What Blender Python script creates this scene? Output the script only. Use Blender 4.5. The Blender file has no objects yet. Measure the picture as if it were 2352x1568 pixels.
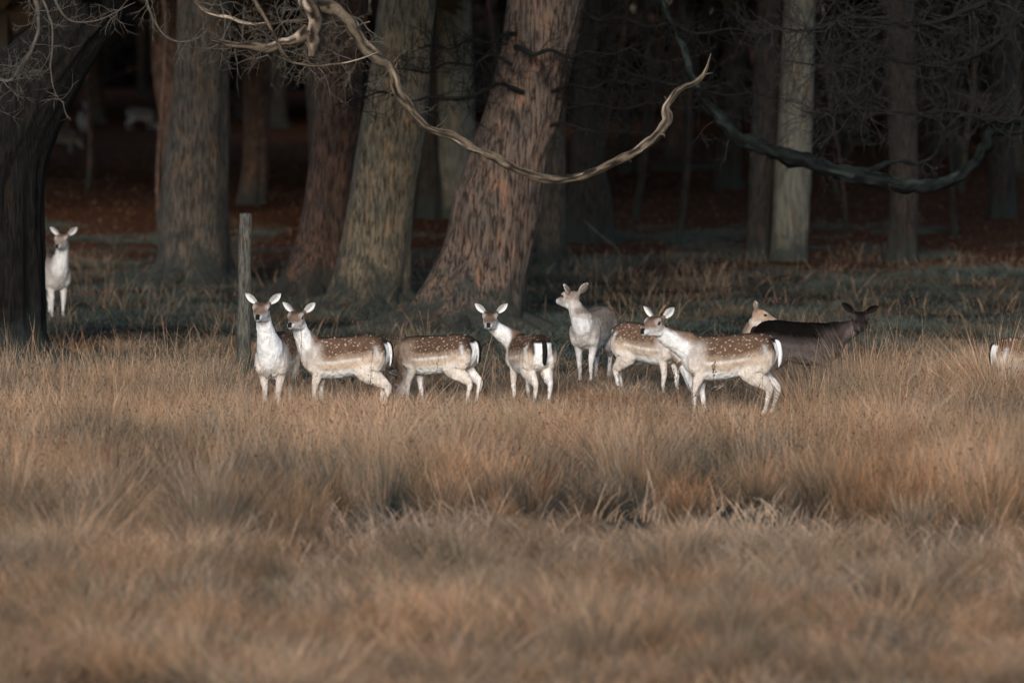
import bpy, math, random
import numpy as np
from mathutils import Vector, Matrix
R = math.radians
rng = np.random.default_rng(7)
random.seed(7)

# ------------------------------------------------------------------ camera, sky, sun, exposure
scene = bpy.context.scene
C = scene.collection
W, H, FPX, CAMZ = 2352.0, 1568.0, 13067.0, 5.0
PITCH = math.atan(800.0 / FPX)
cam_data = bpy.data.cameras.new('camera')
cam_data.sensor_width = 36.0
cam_data.lens = 200.0
cam_data.clip_start = 1.0
cam_data.clip_end = 3000.0
cam_data.dof.use_dof = True
cam_data.dof.focus_distance = 68.0
cam_data.dof.aperture_fstop = 1.6
cam = bpy.data.objects.new('camera', cam_data)
cam.location = (0, 0, CAMZ)
cam.rotation_euler = (R(90) - PITCH, 0, 0)
C.objects.link(cam)
scene.camera = cam

SUN_EL, SUN_AZ = 19.0, 9.0            # sun stands behind the camera, a little to the left
world = bpy.data.worlds.new('World')
scene.world = world
world.use_nodes = True
wn = world.node_tree
for n in list(wn.nodes):
    wn.nodes.remove(n)
sky = wn.nodes.new('ShaderNodeTexSky')
sky.sky_type = 'NISHITA'
sky.sun_disc = False
sky.sun_elevation = R(SUN_EL)
sky.sun_rotation = R(180 + SUN_AZ)
sky.air_density = 1.0
sky.dust_density = 0.6
sky.ozone_density = 2.0
bg = wn.nodes.new('ShaderNodeBackground')
bg.inputs['Strength'].default_value = 0.085
wo = wn.nodes.new('ShaderNodeOutputWorld')
wn.links.new(sky.outputs[0], bg.inputs['Color'])
wn.links.new(bg.outputs[0], wo.inputs['Surface'])

sun_data = bpy.data.lights.new('sun', 'SUN')
sun_data.energy = 1.8
sun_data.angle = R(22)
sun_data.color = (1.0, 0.925, 0.84)
sun = bpy.data.objects.new('sun', sun_data)
sd = Vector((-math.sin(R(SUN_AZ)) * math.cos(R(SUN_EL)), -math.cos(R(SUN_AZ)) * math.cos(R(SUN_EL)), math.sin(R(SUN_EL))))
sun.rotation_euler = sd.to_track_quat('Z', 'Y').to_euler()
sun.location = (0, -20, 60)
C.objects.link(sun)

scene.view_settings.view_transform = 'Standard'
scene.view_settings.look = 'None'
scene.view_settings.gamma = 1.0
scene.view_settings.exposure = 0.87
scene.render.engine = 'CYCLES'
scene.cycles.use_denoising = True
scene.cycles.max_bounces = 3
scene.cycles.diffuse_bounces = 2
scene.cycles.transmission_bounces = 2
scene.cycles.use_adaptive_sampling = True
scene.cycles.adaptive_threshold = 0.02

# ------------------------------------------------------------------ helpers
F_ = Vector((0, math.cos(PITCH), -math.sin(PITCH)))
U_ = Vector((0, math.sin(PITCH), math.cos(PITCH)))


def at(x, y, D):
    """point of the place seen at (x, y) of a 2352x1568 frame, D metres out"""
    d = F_ + Vector((1, 0, 0)) * ((x - W / 2) / FPX) + U_ * (-(y - H / 2) / FPX)
    k = D / d.y
    return Vector((d.x * k, D, CAMZ + d.z * k))


def gx(x, D):
    return at(x, 800, D).x


def yD(y):
    """distance at which the ground shows at frame row y"""
    d = F_ + U_ * (-(y - H / 2) / FPX)
    return d.y * (-CAMZ / d.z)


def hash3(ix, iy, iz, seed):
    n = (ix * 374761393 + iy * 668265263 + iz * 2147483647 + seed * 1274126177) & 0xFFFFFFFF
    n = ((n ^ (n >> 13)) * 1274126177) & 0xFFFFFFFF
    n = n ^ (n >> 16)
    return (n & 0xFFFF) / 65535.0


def vnoise(p, seed=0):
    p = np.asarray(p, dtype=np.float64)
    i = np.floor(p).astype(np.int64)
    f = p - i
    f = f * f * (3 - 2 * f)
    out = 0
    for dx in (0, 1):
        for dy in (0, 1):
            for dz in (0, 1):
                w = (f[:, 0] if dx else 1 - f[:, 0]) * (f[:, 1] if dy else 1 - f[:, 1]) * (f[:, 2] if dz else 1 - f[:, 2])
                out = out + w * hash3(i[:, 0] + dx, i[:, 1] + dy, i[:, 2] + dz, seed)
    return out * 2 - 1


def fbm(p, octv=3, seed=0):
    a, s, o = 1.0, 1.0, 0
    for k in range(octv):
        o = o + a * vnoise(np.asarray(p) * s, seed + k)
        a *= .5
        s *= 2.03
    return o


def mesh_from(name, v, f, mat=None, smooth=True):
    me = bpy.data.meshes.new(name)
    me.from_pydata([tuple(p) for p in v], [], [tuple(q) for q in f])
    me.update()
    if smooth:
        me.polygons.foreach_set('use_smooth', [True] * len(me.polygons))
    if mat:
        me.materials.append(mat)
    return me


def obj(name, me, parent=None):
    o = bpy.data.objects.new(name, me)
    C.objects.link(o)
    if parent:
        o.parent = parent
    return o


def tag(o, label=None, cat=None, group=None, kind=None):
    if label:
        o['label'] = label
    if cat:
        o['category'] = cat
    if group:
        o['group'] = group
    if kind:
        o['kind'] = kind
    return o


def empty(name, loc=(0, 0, 0), rz=0):
    o = bpy.data.objects.new(name, None)
    o.empty_display_size = .2
    o.location = loc
    o.rotation_euler = (0, 0, rz)
    C.objects.link(o)
    return o


def catmull(pts, n):
    pts = [np.asarray(p, float) for p in pts]
    P = [2 * pts[0] - pts[1]] + pts + [2 * pts[-1] - pts[-2]]
    out = []
    for i in range(len(pts) - 1):
        p0, p1, p2, p3 = P[i:i + 4]
        for k in range(n):
            t = k / n
            out.append(.5 * (2 * p1 + (p2 - p0) * t + (2 * p0 - 5 * p1 + 4 * p2 - p3) * t * t + (3 * p1 - p0 - 3 * p2 + p3) * t ** 3))
    out.append(pts[-1])
    return np.array(out)


def smooth(e0, e1, x):
    t = np.clip((x - e0) / (e1 - e0), 0, 1)
    return t * t * (3 - 2 * t)


class MB:
    def __init__(s):
        s.v, s.f, s.c, s.n = [], [], [], 0

    def add(s, v, f, col=None):
        v = np.asarray(v, float)
        s.v.append(v)
        s.f += [tuple(i + s.n for i in q) for q in f]
        if col is not None:
            s.c.append(np.broadcast_to(np.asarray(col, float), (len(v), len(np.atleast_1d(col)) if np.ndim(col) == 1 else np.shape(col)[1])))
        s.n += len(v)

    def loft(s, cen, side, up, rw, rh, n=12, cap=True, col=None, power=2.0):
        """rings of n points round centres; side/up vectors per ring"""
        cen, side, up = np.asarray(cen, float), np.asarray(side, float), np.asarray(up, float)
        m = len(cen)
        a = np.linspace(0, 2 * math.pi, n, endpoint=False)
        ca, sa = np.cos(a), np.sin(a)
        ca = np.sign(ca) * np.abs(ca) ** (2 / power)
        sa = np.sign(sa) * np.abs(sa) ** (2 / power)
        rw = np.broadcast_to(rw, (m,))
        rh = np.broadcast_to(rh, (m,))
        v = cen[:, None, :] + side[:, None, :] * (ca[None, :, None] * rw[:, None, None]) + up[:, None, :] * (sa[None, :, None] * rh[:, None, None])
        v = v.reshape(-1, 3)
        f = [(i * n + j, i * n + (j + 1) % n, (i + 1) * n + (j + 1) % n, (i + 1) * n + j) for i in range(m - 1) for j in range(n)]
        if cap:
            v = np.vstack([v, cen[:1], cen[-1:]])
            f += [(m * n, (j + 1) % n, j) for j in range(n)]
            f += [(m * n + 1, (m - 1) * n + j, (m - 1) * n + (j + 1) % n) for j in range(n)]
        s.add(v, f, col)

    def tube(s, pts, rad, n=8, ref=(0, 0, 1), col=None, flat=1.0):
        pts = np.asarray(pts, float)
        t = np.gradient(pts, axis=0)
        t /= np.linalg.norm(t, axis=1)[:, None] + 1e-9
        ref = np.asarray(ref, float)
        side = np.cross(t, ref)
        bad = np.linalg.norm(side, axis=1) < .15
        side[bad] = np.cross(t[bad], np.array([1.0, .1, 0]))
        side /= np.linalg.norm(side, axis=1)[:, None]
        up = np.cross(side, t)
        s.loft(pts, side, up, rad, np.asarray(rad) * flat, n, col=col)

    def mesh(s, name, mat=None, smooth=True):
        return mesh_from(name, np.vstack(s.v), s.f, mat, smooth)


def set_col(me, cols, name='tint'):
    a = me.attributes.new(name, 'FLOAT_COLOR', 'POINT')
    c = np.ones((len(me.vertices), 4))
    c[:, :cols.shape[1]] = cols
    a.data.foreach_set('color', c.ravel())


# ------------------------------------------------------------------ materials
def new_mat(name):
    m = bpy.data.materials.new(name)
    m.use_nodes = True
    nt = m.node_tree
    b = nt.nodes['Principled BSDF']
    b.inputs['Roughness'].default_value = .9
    b.inputs['Specular IOR Level'].default_value = .15
    return m, nt, b


def N(nt, t, **kw):
    n = nt.nodes.new(t)
    for k, v in kw.items():
        if k in n.inputs:
            n.inputs[k].default_value = v
        else:
            setattr(n, k, v)
    return n


def ramp(nt, src, stops):
    r = nt.nodes.new('ShaderNodeValToRGB')
    els = r.color_ramp.elements
    while len(els) < len(stops):
        els.new(.5)
    for e, (p, c) in zip(els, stops):
        e.position = p
        e.color = (c[0], c[1], c[2], 1)
    nt.links.new(src, r.inputs[0])
    return r.outputs[0]


def mixc(nt, fac, a, b, mode='MIX'):
    m = nt.nodes.new('ShaderNodeMix')
    m.data_type = 'RGBA'
    m.blend_type = mode
    for s, v in ((m.inputs[0], fac), (m.inputs[6], a), (m.inputs[7], b)):
        if hasattr(v, 'is_output'):
            nt.links.new(v, s)
        elif isinstance(v, tuple):
            s.default_value = (*v, 1)
        else:
            s.default_value = v
    return m.outputs[2]


def bark_mat(name, base, alt, furrow, scale=1.0, bump=.6, patch=.55, moss=True):
    m, nt, b = new_mat(name)
    tc = N(nt, 'ShaderNodeTexCoord')
    mp = N(nt, 'ShaderNodeMapping')
    mp.inputs['Scale'].default_value = (20 * scale, 20 * scale, 2.4 * scale)
    nt.links.new(tc.outputs['Object'], mp.inputs[0])
    n1 = N(nt, 'ShaderNodeTexNoise', Scale=1.6, Detail=6.0, Roughness=.66, Distortion=.35)
    nt.links.new(mp.outputs[0], n1.inputs['Vector'])
    n2 = N(nt, 'ShaderNodeTexNoise', Scale=2.1, Detail=5.0, Roughness=.65)
    nt.links.new(tc.outputs['Object'], n2.inputs['Vector'])
    n3 = N(nt, 'ShaderNodeTexNoise', Scale=5.5, Detail=3.0, Roughness=.6)
    mp3 = N(nt, 'ShaderNodeMapping')
    mp3.inputs['Scale'].default_value = (1, 1, .35)
    nt.links.new(tc.outputs['Object'], mp3.inputs[0])
    nt.links.new(mp3.outputs[0], n3.inputs['Vector'])
    f1 = ramp(nt, n1.outputs[0], [(.40, (0, 0, 0)), (.57, (1, 1, 1))])
    f2 = ramp(nt, n2.outputs[0], [(patch - .12, (0, 0, 0)), (patch + .12, (1, 1, 1))])
    f3 = ramp(nt, n3.outputs[0], [(.55, (0, 0, 0)), (.75, (1, 1, 1))])
    c = mixc(nt, f2, base, alt)
    c = mixc(nt, f3, c, (base[0] * 1.7, base[1] * 1.25, base[2] * .95))
    c = mixc(nt, f1, furrow, c)
    if moss:
        sz = N(nt, 'ShaderNodeSeparateXYZ')
        nt.links.new(tc.outputs['Object'], sz.inputs[0])
        mz = N(nt, 'ShaderNodeMath', operation='MULTIPLY_ADD')
        nt.links.new(n2.outputs[0], mz.inputs[0])
        mz.inputs[1].default_value = -2.2
        nt.links.new(sz.outputs['Z'], mz.inputs[2])
        mg = N(nt, 'ShaderNodeMapRange')
        mg.inputs['From Min'].default_value = -.9
        mg.inputs['From Max'].default_value = -.35
        mg.inputs['To Min'].default_value = .8
        mg.inputs['To Max'].default_value = 0.0
        nt.links.new(mz.outputs[0], mg.inputs['Value'])
        c = mixc(nt, mg.outputs[0], c, (.030, .037, .032))
    nt.links.new(c, b.inputs['Base Color'])
    bp = N(nt, 'ShaderNodeBump', Strength=bump, Distance=.04)
    nt.links.new(n1.outputs[0], bp.inputs['Height'])
    nt.links.new(bp.outputs[0], b.inputs['Normal'])
    return m


def tint_mat(name, rough=.9, noise=.0, nscale=60, spec=.15, trans=0.0, vary=0.0, bump=0.0):
    """colour comes from the mesh's own 'tint' attribute, broken up by noise"""
    m, nt, b = new_mat(name)
    b.inputs['Roughness'].default_value = rough
    b.inputs['Specular IOR Level'].default_value = spec
    at_ = N(nt, 'ShaderNodeAttribute', attribute_name='tint')
    c = at_.outputs['Color']
    if noise:
        tc = N(nt, 'ShaderNodeTexCoord')
        n1 = N(nt, 'ShaderNodeTexNoise', Scale=nscale, Detail=3.0, Roughness=.6)
        nt.links.new(tc.outputs['Object'], n1.inputs['Vector'])
        g = ramp(nt, n1.outputs[0], [(.3, (1 - noise,) * 3), (.7, (1 + noise,) * 3)])
        c = mixc(nt, 1.0, c, g, 'MULTIPLY')
        if bump:
            bp = N(nt, 'ShaderNodeBump', Strength=bump, Distance=.008)
            nt.links.new(n1.outputs[0], bp.inputs['Height'])
            nt.links.new(bp.outputs[0], b.inputs['Normal'])
    if vary:
        oi = N(nt, 'ShaderNodeObjectInfo')
        g = ramp(nt, oi.outputs['Random'], [(0, (1 - vary, 1 - vary * .85, 1 - vary * .7)), (.5, (1, 1, 1)), (1, (1 + vary, 1 + vary * .7, 1 + vary * .4))])
        c = mixc(nt, 1.0, c, g, 'MULTIPLY')
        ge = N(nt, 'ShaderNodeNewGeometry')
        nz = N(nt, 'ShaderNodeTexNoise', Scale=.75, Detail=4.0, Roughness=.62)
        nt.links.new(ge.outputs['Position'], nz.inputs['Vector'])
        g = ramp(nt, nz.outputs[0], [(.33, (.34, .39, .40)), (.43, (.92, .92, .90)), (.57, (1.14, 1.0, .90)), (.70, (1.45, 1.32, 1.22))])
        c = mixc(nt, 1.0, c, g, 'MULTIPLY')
    nt.links.new(c, b.inputs['Base Color'])
    if trans:
        tr = N(nt, 'ShaderNodeBsdfTranslucent')
        nt.links.new(c, tr.inputs['Color'])
        mx = N(nt, 'ShaderNodeMixShader')
        mx.inputs[0].default_value = trans
        nt.links.new(b.outputs[0], mx.inputs[1])
        nt.links.new(tr.outputs[0], mx.inputs[2])
        nt.links.new(mx.outputs[0], nt.nodes['Material Output'].inputs['Surface'])
    return m


def plain_mat(name, col, rough=.8, spec=.2):
    m, nt, b = new_mat(name)
    b.inputs['Base Color'].default_value = (*col, 1)
    b.inputs['Roughness'].default_value = rough
    b.inputs['Specular IOR Level'].default_value = spec
    return m


M_fur = tint_mat('fur', .95, .22, 75, .03, bump=.5)
M_eye = plain_mat('eye', (.012, .008, .006), .15, .5)
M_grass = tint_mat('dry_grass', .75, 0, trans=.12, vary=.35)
M_leaf = tint_mat('dead_leaf', .85, 0, trans=.1)
M_crown = tint_mat('crown', .9)
M_weed = tint_mat('weed', .9)

# ------------------------------------------------------------------ ground
def ground_h(x, y):
    p = np.stack([np.asarray(x) * .35, np.asarray(y) * .35, np.zeros(np.shape(x))], 1)
    return .05 * vnoise(p, 91)


def lin(a, b, n):
    return np.linspace(a, b, n)


gxs = np.unique(np.concatenate([lin(-900, -40, 9), lin(-40, 40, 130), lin(40, 900, 9)]))
gys = np.unique(np.concatenate([lin(-900, 30, 10), lin(30, 130, 170), lin(130, 340, 60), lin(340, 1500, 10)]))
GX, GY = np.meshgrid(gxs, gys)
GZ = ground_h(GX.ravel(), GY.ravel())
nx = len(gxs)
gf = [(j * nx + i, j * nx + i + 1, (j + 1) * nx + i + 1, (j + 1) * nx + i) for j in range(len(gys) - 1) for i in range(nx - 1)]
M_ground, nt, b = new_mat('ground')
b.inputs['Specular IOR Level'].default_value = 0.0
b.inputs['Roughness'].default_value = 1.0
tc = N(nt, 'ShaderNodeTexCoord')
n1 = N(nt, 'ShaderNodeTexNoise', Scale=.55, Detail=6.0, Roughness=.65)
n2 = N(nt, 'ShaderNodeTexNoise', Scale=9.0, Detail=5.0, Roughness=.7)
for n in (n1, n2):
    nt.links.new(tc.outputs['Object'], n.inputs['Vector'])
sx = N(nt, 'ShaderNodeSeparateXYZ')
nt.links.new(tc.outputs['Object'], sx.inputs[0])
ad = N(nt, 'ShaderNodeMath', operation='MULTIPLY_ADD')
nt.links.new(n1.outputs[0], ad.inputs[0])
ad.inputs[1].default_value = 26.0
nt.links.new(sx.outputs['Y'], ad.inputs[2])
mr = N(nt, 'ShaderNodeMapRange')
mr.inputs['From Min'].default_value = 106
mr.inputs['From Max'].default_value = 122
nt.links.new(ad.outputs[0], mr.inputs['Value'])
turf = ramp(nt, n2.outputs[0], [(.3, (.009, .011, .010)), (.5, (.030, .036, .032)), (.72, (.075, .06, .042))])
litter = ramp(nt, n2.outputs[0], [(.3, (.016, .008, .005)), (.5, (.085, .038, .022)), (.72, (.19, .085, .045))])
c = mixc(nt, mr.outputs[0], turf, litter)
nt.links.new(c, b.inputs['Base Color'])
bp = N(nt, 'ShaderNodeBump', Strength=.8, Distance=.06)
nt.links.new(n2.outputs[0], bp.inputs['Height'])
nt.links.new(bp.outputs[0], b.inputs['Normal'])
ground = obj('ground', mesh_from('ground', np.stack([GX.ravel(), GY.ravel(), GZ], 1), gf, M_ground))
tag(ground, kind='structure')

# ------------------------------------------------------------------ trees
def grow_twigs(mb, start, dirn, length, rad, depth, g, droop=0.0, spread=.8, planar=.5, fork=3):
    k = max(4, int(length / .07))
    p = np.array(start, float)
    d = np.array(dirn, float)
    d /= np.linalg.norm(d)
    pts = [p.copy()]
    for i in range(k):
        d = d + g.normal(size=3) * np.array([.22, .22 * planar, .22])
        d[2] -= droop
        d /= np.linalg.norm(d)
        p = p + d * (length / k)
        pts.append(p.copy())
    pts = np.array(pts)
    mb.tube(pts, np.linspace(rad, rad * .35, len(pts)), 4 if rad < .006 else 6, ref=(0, 1, .05))
    if depth > 0:
        for q in range(fork):
            i = int(g.uniform(.2, .95) * (len(pts) - 2)) + 1
            t = pts[i] - pts[i - 1]
            t /= np.linalg.norm(t)
            nd = t + g.normal(size=3) * np.array([spread, spread * planar, spread])
            grow_twigs(mb, pts[i], nd, length * g.uniform(.4, .75), max(.0028, rad * g.uniform(.4, .6)), depth - 1, g, droop, spread, planar, fork)


def trunk_mesh(edges, D, mat, nu=64, top=11.0, lobes=5, lob=.16, ridge=.022, seed=0, nv=90):
    rows = []
    for y, xl, xr in edges:
        a, b_ = at(xl, y, D), at(xr, y, D)
        rows.append((a.z, (a.x + b_.x) / 2, (b_.x - a.x) / 2))
    rows.sort()
    r0 = rows[0]
    rows = [(min(-.25, r0[0] - .2), r0[1], r0[2] * 1.08)] + [r for r in rows if r[0] > -.2]
    z1, x1, q1 = rows[-1]
    z0, x0, q0 = rows[-2]
    sl = max(-.25, min(.25, (x1 - x0) / max(.2, z1 - z0)))
    rows.append((z1 + 2.2, x1 + sl * 1.6, q1 * .9))
    rows.append((top, x1 + sl * 2.6, q1 * .55))
    rz, rx, rr = np.array([r[0] for r in rows]), np.array([r[1] for r in rows]), np.array([r[2] for r in rows])
    zz = np.concatenate([np.linspace(rz[0], 5.6, nv), np.linspace(5.9, top, 14)])
    cp = catmull(np.stack([rz, rx, rr], 1), 10)
    order = np.argsort(cp[:, 0])
    cx_ = np.interp(zz, cp[order, 0], cp[order, 1])
    cr = np.interp(zz, cp[order, 0], cp[order, 2])
    a = np.linspace(0, 2 * math.pi, nu, endpoint=False)
    A, Z = np.meshgrid(a, zz)
    CR = cr[:, None] * np.ones_like(A)
    p = np.stack([np.cos(A).ravel() * CR.ravel() * 7, np.sin(A).ravel() * CR.ravel() * 7, Z.ravel() * .9 + seed * 13], 1)
    rdg = 1 - 2 * np.abs(vnoise(p, seed))
    lump = fbm(np.stack([np.cos(A).ravel() * 1.3, np.sin(A).ravel() * 1.3, Z.ravel() * .7 + seed * 7], 1), 3, seed + 5)
    base = np.exp(-np.clip(Z, 0, 9) / .7)
    lb = lob * base * np.cos(lobes * A + seed + .8 * np.sin(2 * A + seed))
    RR = CR * (1 + lb) + (ridge * rdg * min(1, rr.mean() / .4) + .05 * CR.ravel() * lump).reshape(A.shape)
    v = np.stack([cx_[:, None] + np.cos(A) * RR, D + np.sin(A) * RR, Z], -1).reshape(-1, 3)
    m = len(zz)
    f = [(i * nu + j, i * nu + (j + 1) % nu, (i + 1) * nu + (j + 1) % nu, (i + 1) * nu + j) for i in range(m - 1) for j in range(nu)]
    f.append(tuple((m - 1) * nu + j for j in range(nu)))
    return v, f, (cx_[-1], D, top)


def shade_crown_mesh(name, n, rx, rz, size, seed, flat_bottom=True):  # crown above the frame, leaf cards packed dense to shade the wood
    g = np.random.default_rng(seed)
    d = g.normal(size=(n, 3))
    d /= np.linalg.norm(d, axis=1)[:, None]
    r = g.uniform(0.25, 1, n) ** .5
    p = d * r[:, None]
    clump = vnoise(p * 3.2 + seed, seed)
    p = p * (1 + .18 * clump[:, None])
    p *= np.array([rx, rx, rz])
    a = g.normal(size=(n, 3))
    a /= np.linalg.norm(a, axis=1)[:, None]
    b_ = np.cross(a, g.normal(size=(n, 3)))
    b_ /= np.linalg.norm(b_, axis=1)[:, None]
    s = size * g.uniform(.6, 1.3, n)[:, None]
    v = np.stack([p - a * s, p + b_ * s * .5, p + a * s, p - b_ * s * .5], 1).reshape(-1, 3)
    f = np.arange(4 * n).reshape(n, 4).tolist()
    me = mesh_from(name, v, f, M_crown, False)
    t = g.uniform(.6, 1.4, n)
    col = np.repeat(t[:, None] * np.array([[.05, .038, .026]]), 4, 0)
    set_col(me, col)
    return me


SHADE_CROWNS = [shade_crown_mesh('shade_crown_mesh', 3600, 5.2, 4.2, .42, s) for s in (1, 2, 3)]
BIG_SHADE_CROWNS = [shade_crown_mesh('big_shade_crown_mesh', 4200, 9.0, 5.2, .72, s) for s in (4, 5)]


def crown(parent, loc, kind=0, scale=1.0, big=False):
    o = obj('crown', (BIG_SHADE_CROWNS if big else SHADE_CROWNS)[kind % (2 if big else 3)], parent)
    o.location = Vector(loc) - parent.location
    o.rotation_euler = (0, 0, kind * 1.7)
    o.scale = (scale,) * 3
    return o


ROOTS = []


def rebase(v, base):
    return np.asarray(v) - np.asarray(base)


def tree(name, label, edges, D, mat, crown_z=14.0, crown_s=1.0, group=None, big=False, **kw):
    D = yD(edges[1][0])
    v, f, top = trunk_mesh(edges, D, mat, **kw)
    bx = at((edges[0][1] + edges[0][2]) / 2, edges[0][0], D).x
    root = empty(name, (bx, D, 0))
    obj('trunk', mesh_from('trunk', rebase(v, (bx, D, 0)), f, mat), root)
    crown(root, (top[0], D + 1.0, crown_z), int(abs(bx) * 3), crown_s, big)
    if D < 102 and edges[1][2] - edges[1][1] > 150:
        ROOTS.append((root, edges, mat))
    tag(root, label, 'tree', group)
    return root


def roots(root, edges, mat, count, reach, seed):
    g = np.random.default_rng(seed)
    D = root.location.y
    y0 = edges[1][0]
    rad = (at(edges[1][2], y0, D).x - at(edges[1][1], y0, D).x) / 2
    cx_ = (at(edges[1][2], y0, D).x + at(edges[1][1], y0, D).x) / 2 - root.location.x
    for k in range(count):
        a = -math.pi / 2 + (k - (count - 1) / 2) * (3.6 / count) + g.normal() * .12
        d = np.array([math.cos(a), math.sin(a), 0])
        w = np.array([-d[1], d[0], 0]) * g.normal() * .25
        r1 = reach * g.uniform(.7, 1.3)
        c0 = np.array([cx_, 0, 0])
        q = catmull([c0 + d * rad * .25 + np.array([0, 0, .42]), c0 + d * rad * .66 + np.array([0, 0, .19]), c0 + d * (rad + r1 * .35) + w * .4 + np.array([0, 0, .0]), c0 + d * (rad + r1) + w + np.array([0, 0, -.14])], 9)
        mb = MB()
        rough_tube(mb, q, np.interp(np.linspace(0, 1, len(q)), [0, .35, .7, 1], [.14, .15, .10, .04]) * g.uniform(.7, 1.25), 14, seed + k, .22)
        obj('root', mb.mesh('root', mat), root)


B_grey = bark_mat('bark_grey_tan', (.135, .108, .083), (.075, .068, .060), (.03, .025, .021))
B_red = bark_mat('bark_red_brown', (.125, .078, .058), (.062, .043, .036), (.026, .017, .014))
B_tan = bark_mat('bark_olive_tan', (.25, .195, .13), (.135, .125, .098), (.045, .036, .027))
B_brown = bark_mat('bark_furrowed_brown', (.17, .118, .09), (.085, .074, .066), (.022, .016, .014), .85, 1.0)
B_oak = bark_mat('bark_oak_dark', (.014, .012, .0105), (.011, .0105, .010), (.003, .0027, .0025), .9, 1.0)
B_char = bark_mat('bark_rotten', (.006, .005, .0045), (.008, .007, .006), (.002, .002, .002))
B_pale = bark_mat('bark_pale_green', (.17, .162, .13), (.14, .138, .118), (.08, .07, .056), .6, .3)
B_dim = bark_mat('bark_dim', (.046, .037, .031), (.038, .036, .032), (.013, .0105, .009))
B_limb = bark_mat('bark_dead_limb', (.19, .145, .10), (.09, .075, .055), (.03, .022, .016), 1.6, 1.0, .5)
B_moss = bark_mat('bark_mossy_limb', (.014, .016, .015), (.028, .04, .04), (.004, .005, .005), 2.0, .9, .6)
B_twig = bark_mat('bark_twig', (.13, .112, .09), (.10, .093, .08), (.05, .042, .034), 3.0, .3)
B_ftwig = bark_mat('bark_faint_twig', (.034, .033, .031), (.028, .032, .033), (.015, .014, .013), 3.0, .3, moss=False)
B_dtwig = bark_mat('bark_dark_twig', (.010, .0095, .009), (.014, .015, .015), (.005, .005, .005), 3.0, .3)

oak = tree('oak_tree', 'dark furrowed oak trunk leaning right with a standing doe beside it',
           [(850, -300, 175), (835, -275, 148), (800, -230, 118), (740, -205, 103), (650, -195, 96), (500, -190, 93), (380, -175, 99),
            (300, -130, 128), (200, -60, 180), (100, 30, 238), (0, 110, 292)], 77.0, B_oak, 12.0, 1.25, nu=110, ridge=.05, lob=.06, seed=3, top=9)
t1 = tree('beech_tree', 'stout grey brown trunk behind the wooden post',
          [(672, 305, 585), (655, 330, 560), (630, 352, 540), (590, 365, 530), (500, 372, 522), (400, 375, 522), (250, 393, 524), (100, 405, 528), (0, 410, 530)],
          100.0, B_grey, seed=5, lob=.12)
tree('beech_tree', 'slim reddish trunk half hidden by the stout grey brown trunk',
     [(630, 345, 440), (500, 370, 440), (300, 368, 440), (200, 355, 440), (100, 346, 440), (0, 340, 440)], 103.5, B_red, 15, .9, seed=6, nu=40)
tree('beech_tree', 'dim distant trunk in the gap above the post top',
     [(492, 528, 622), (470, 545, 612), (400, 555, 615), (300, 560, 618), (200, 560, 622), (100, 556, 625), (0, 550, 630)], 132.0, B_red, 11, 1.1, seed=8, nu=40)
tree('beech_tree', 'red brown trunk sweeping out to the left at its foot',
     [(708, 592, 815), (692, 610, 806), (655, 638, 797), (600, 665, 795), (500, 692, 800), (400, 708, 808), (250, 722, 828), (100, 730, 838), (0, 735, 845)],
     93.5, B_red, 15, 1.0, seed=9, ridge=.012)
tree('beech_tree', 'pale olive tan trunk beside the red brown one',
     [(718, 722, 958), (703, 737, 946), (680, 750, 938), (600, 775, 938), (500, 795, 945), (400, 812, 958), (250, 835, 978), (100, 860, 992), (0, 872, 1000)],
     91.5, B_tan, 15, 1.0, seed=12, ridge=.018)
tree('beech_tree', 'narrow dark trunk in the gap right of the pale olive tan one',
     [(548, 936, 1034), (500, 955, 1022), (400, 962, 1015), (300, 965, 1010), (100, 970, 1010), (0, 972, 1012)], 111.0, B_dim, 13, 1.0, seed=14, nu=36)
tree('beech_tree', 'greenish grey trunk seen behind the great leaning trunk',
     [(595, 995, 1105), (500, 1015, 1095), (300, 1003, 1090), (100, 1000, 1082), (0, 998, 1078)], 106.0, B_pale, 15, .9, seed=15, nu=40)
big = tree('beech_tree', 'great leaning furrowed trunk with knobbly burrs at its foot',
           [(768, 838, 1268), (755, 862, 1245), (735, 900, 1222), (700, 940, 1212), (640, 985, 1212), (560, 1025, 1225), (450, 1050, 1243), (350, 1085, 1262),
            (250, 1120, 1290), (120, 1150, 1318), (0, 1168, 1342)], 86.0, B_brown, 15, 1.1, seed=17, nu=110, ridge=.035, lob=.10, lobes=6)
tree('beech_tree', 'grey trunk close behind the right side of the leaning trunk',
     [(645, 1222, 1314), (610, 1235, 1300), (400, 1240, 1298), (250, 1245, 1298), (100, 1255, 1300), (0, 1260, 1305)], 98.0, B_grey, 15, .9, seed=19, nu=40)
tree('beech_tree', 'dim brown trunk with a curved pale stick at its foot',
     [(622, 1286, 1440), (560, 1300, 1420), (450, 1305, 1405), (350, 1312, 1385), (200, 1320, 1372), (0, 1325, 1365)], 103.0, B_dim, 14, 1.0, seed=21, nu=48)
tree('beech_tree', 'thin straight grey trunk behind the curved bare branch',
     [(560, 1420, 1462), (400, 1420, 1452), (200, 1424, 1452), (0, 1428, 1452)], 114.0, B_dim, 13, .8, seed=22, nu=28)
tree('beech_tree', 'thin reddish trunk leaning right behind the curved bare branch',
     [(560, 1428, 1462), (400, 1455, 1482), (200, 1488, 1512), (0, 1515, 1535)], 112.0, B_red, 13, .8, seed=23, nu=28)
tree('beech_tree', 'distant dim trunk beyond a mossy log',
     [(390, 1520, 1600), (360, 1532, 1586), (200, 1538, 1582), (0, 1540, 1580)], 160.0, B_red, 11, 1.2, seed=24, nu=32)
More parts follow.
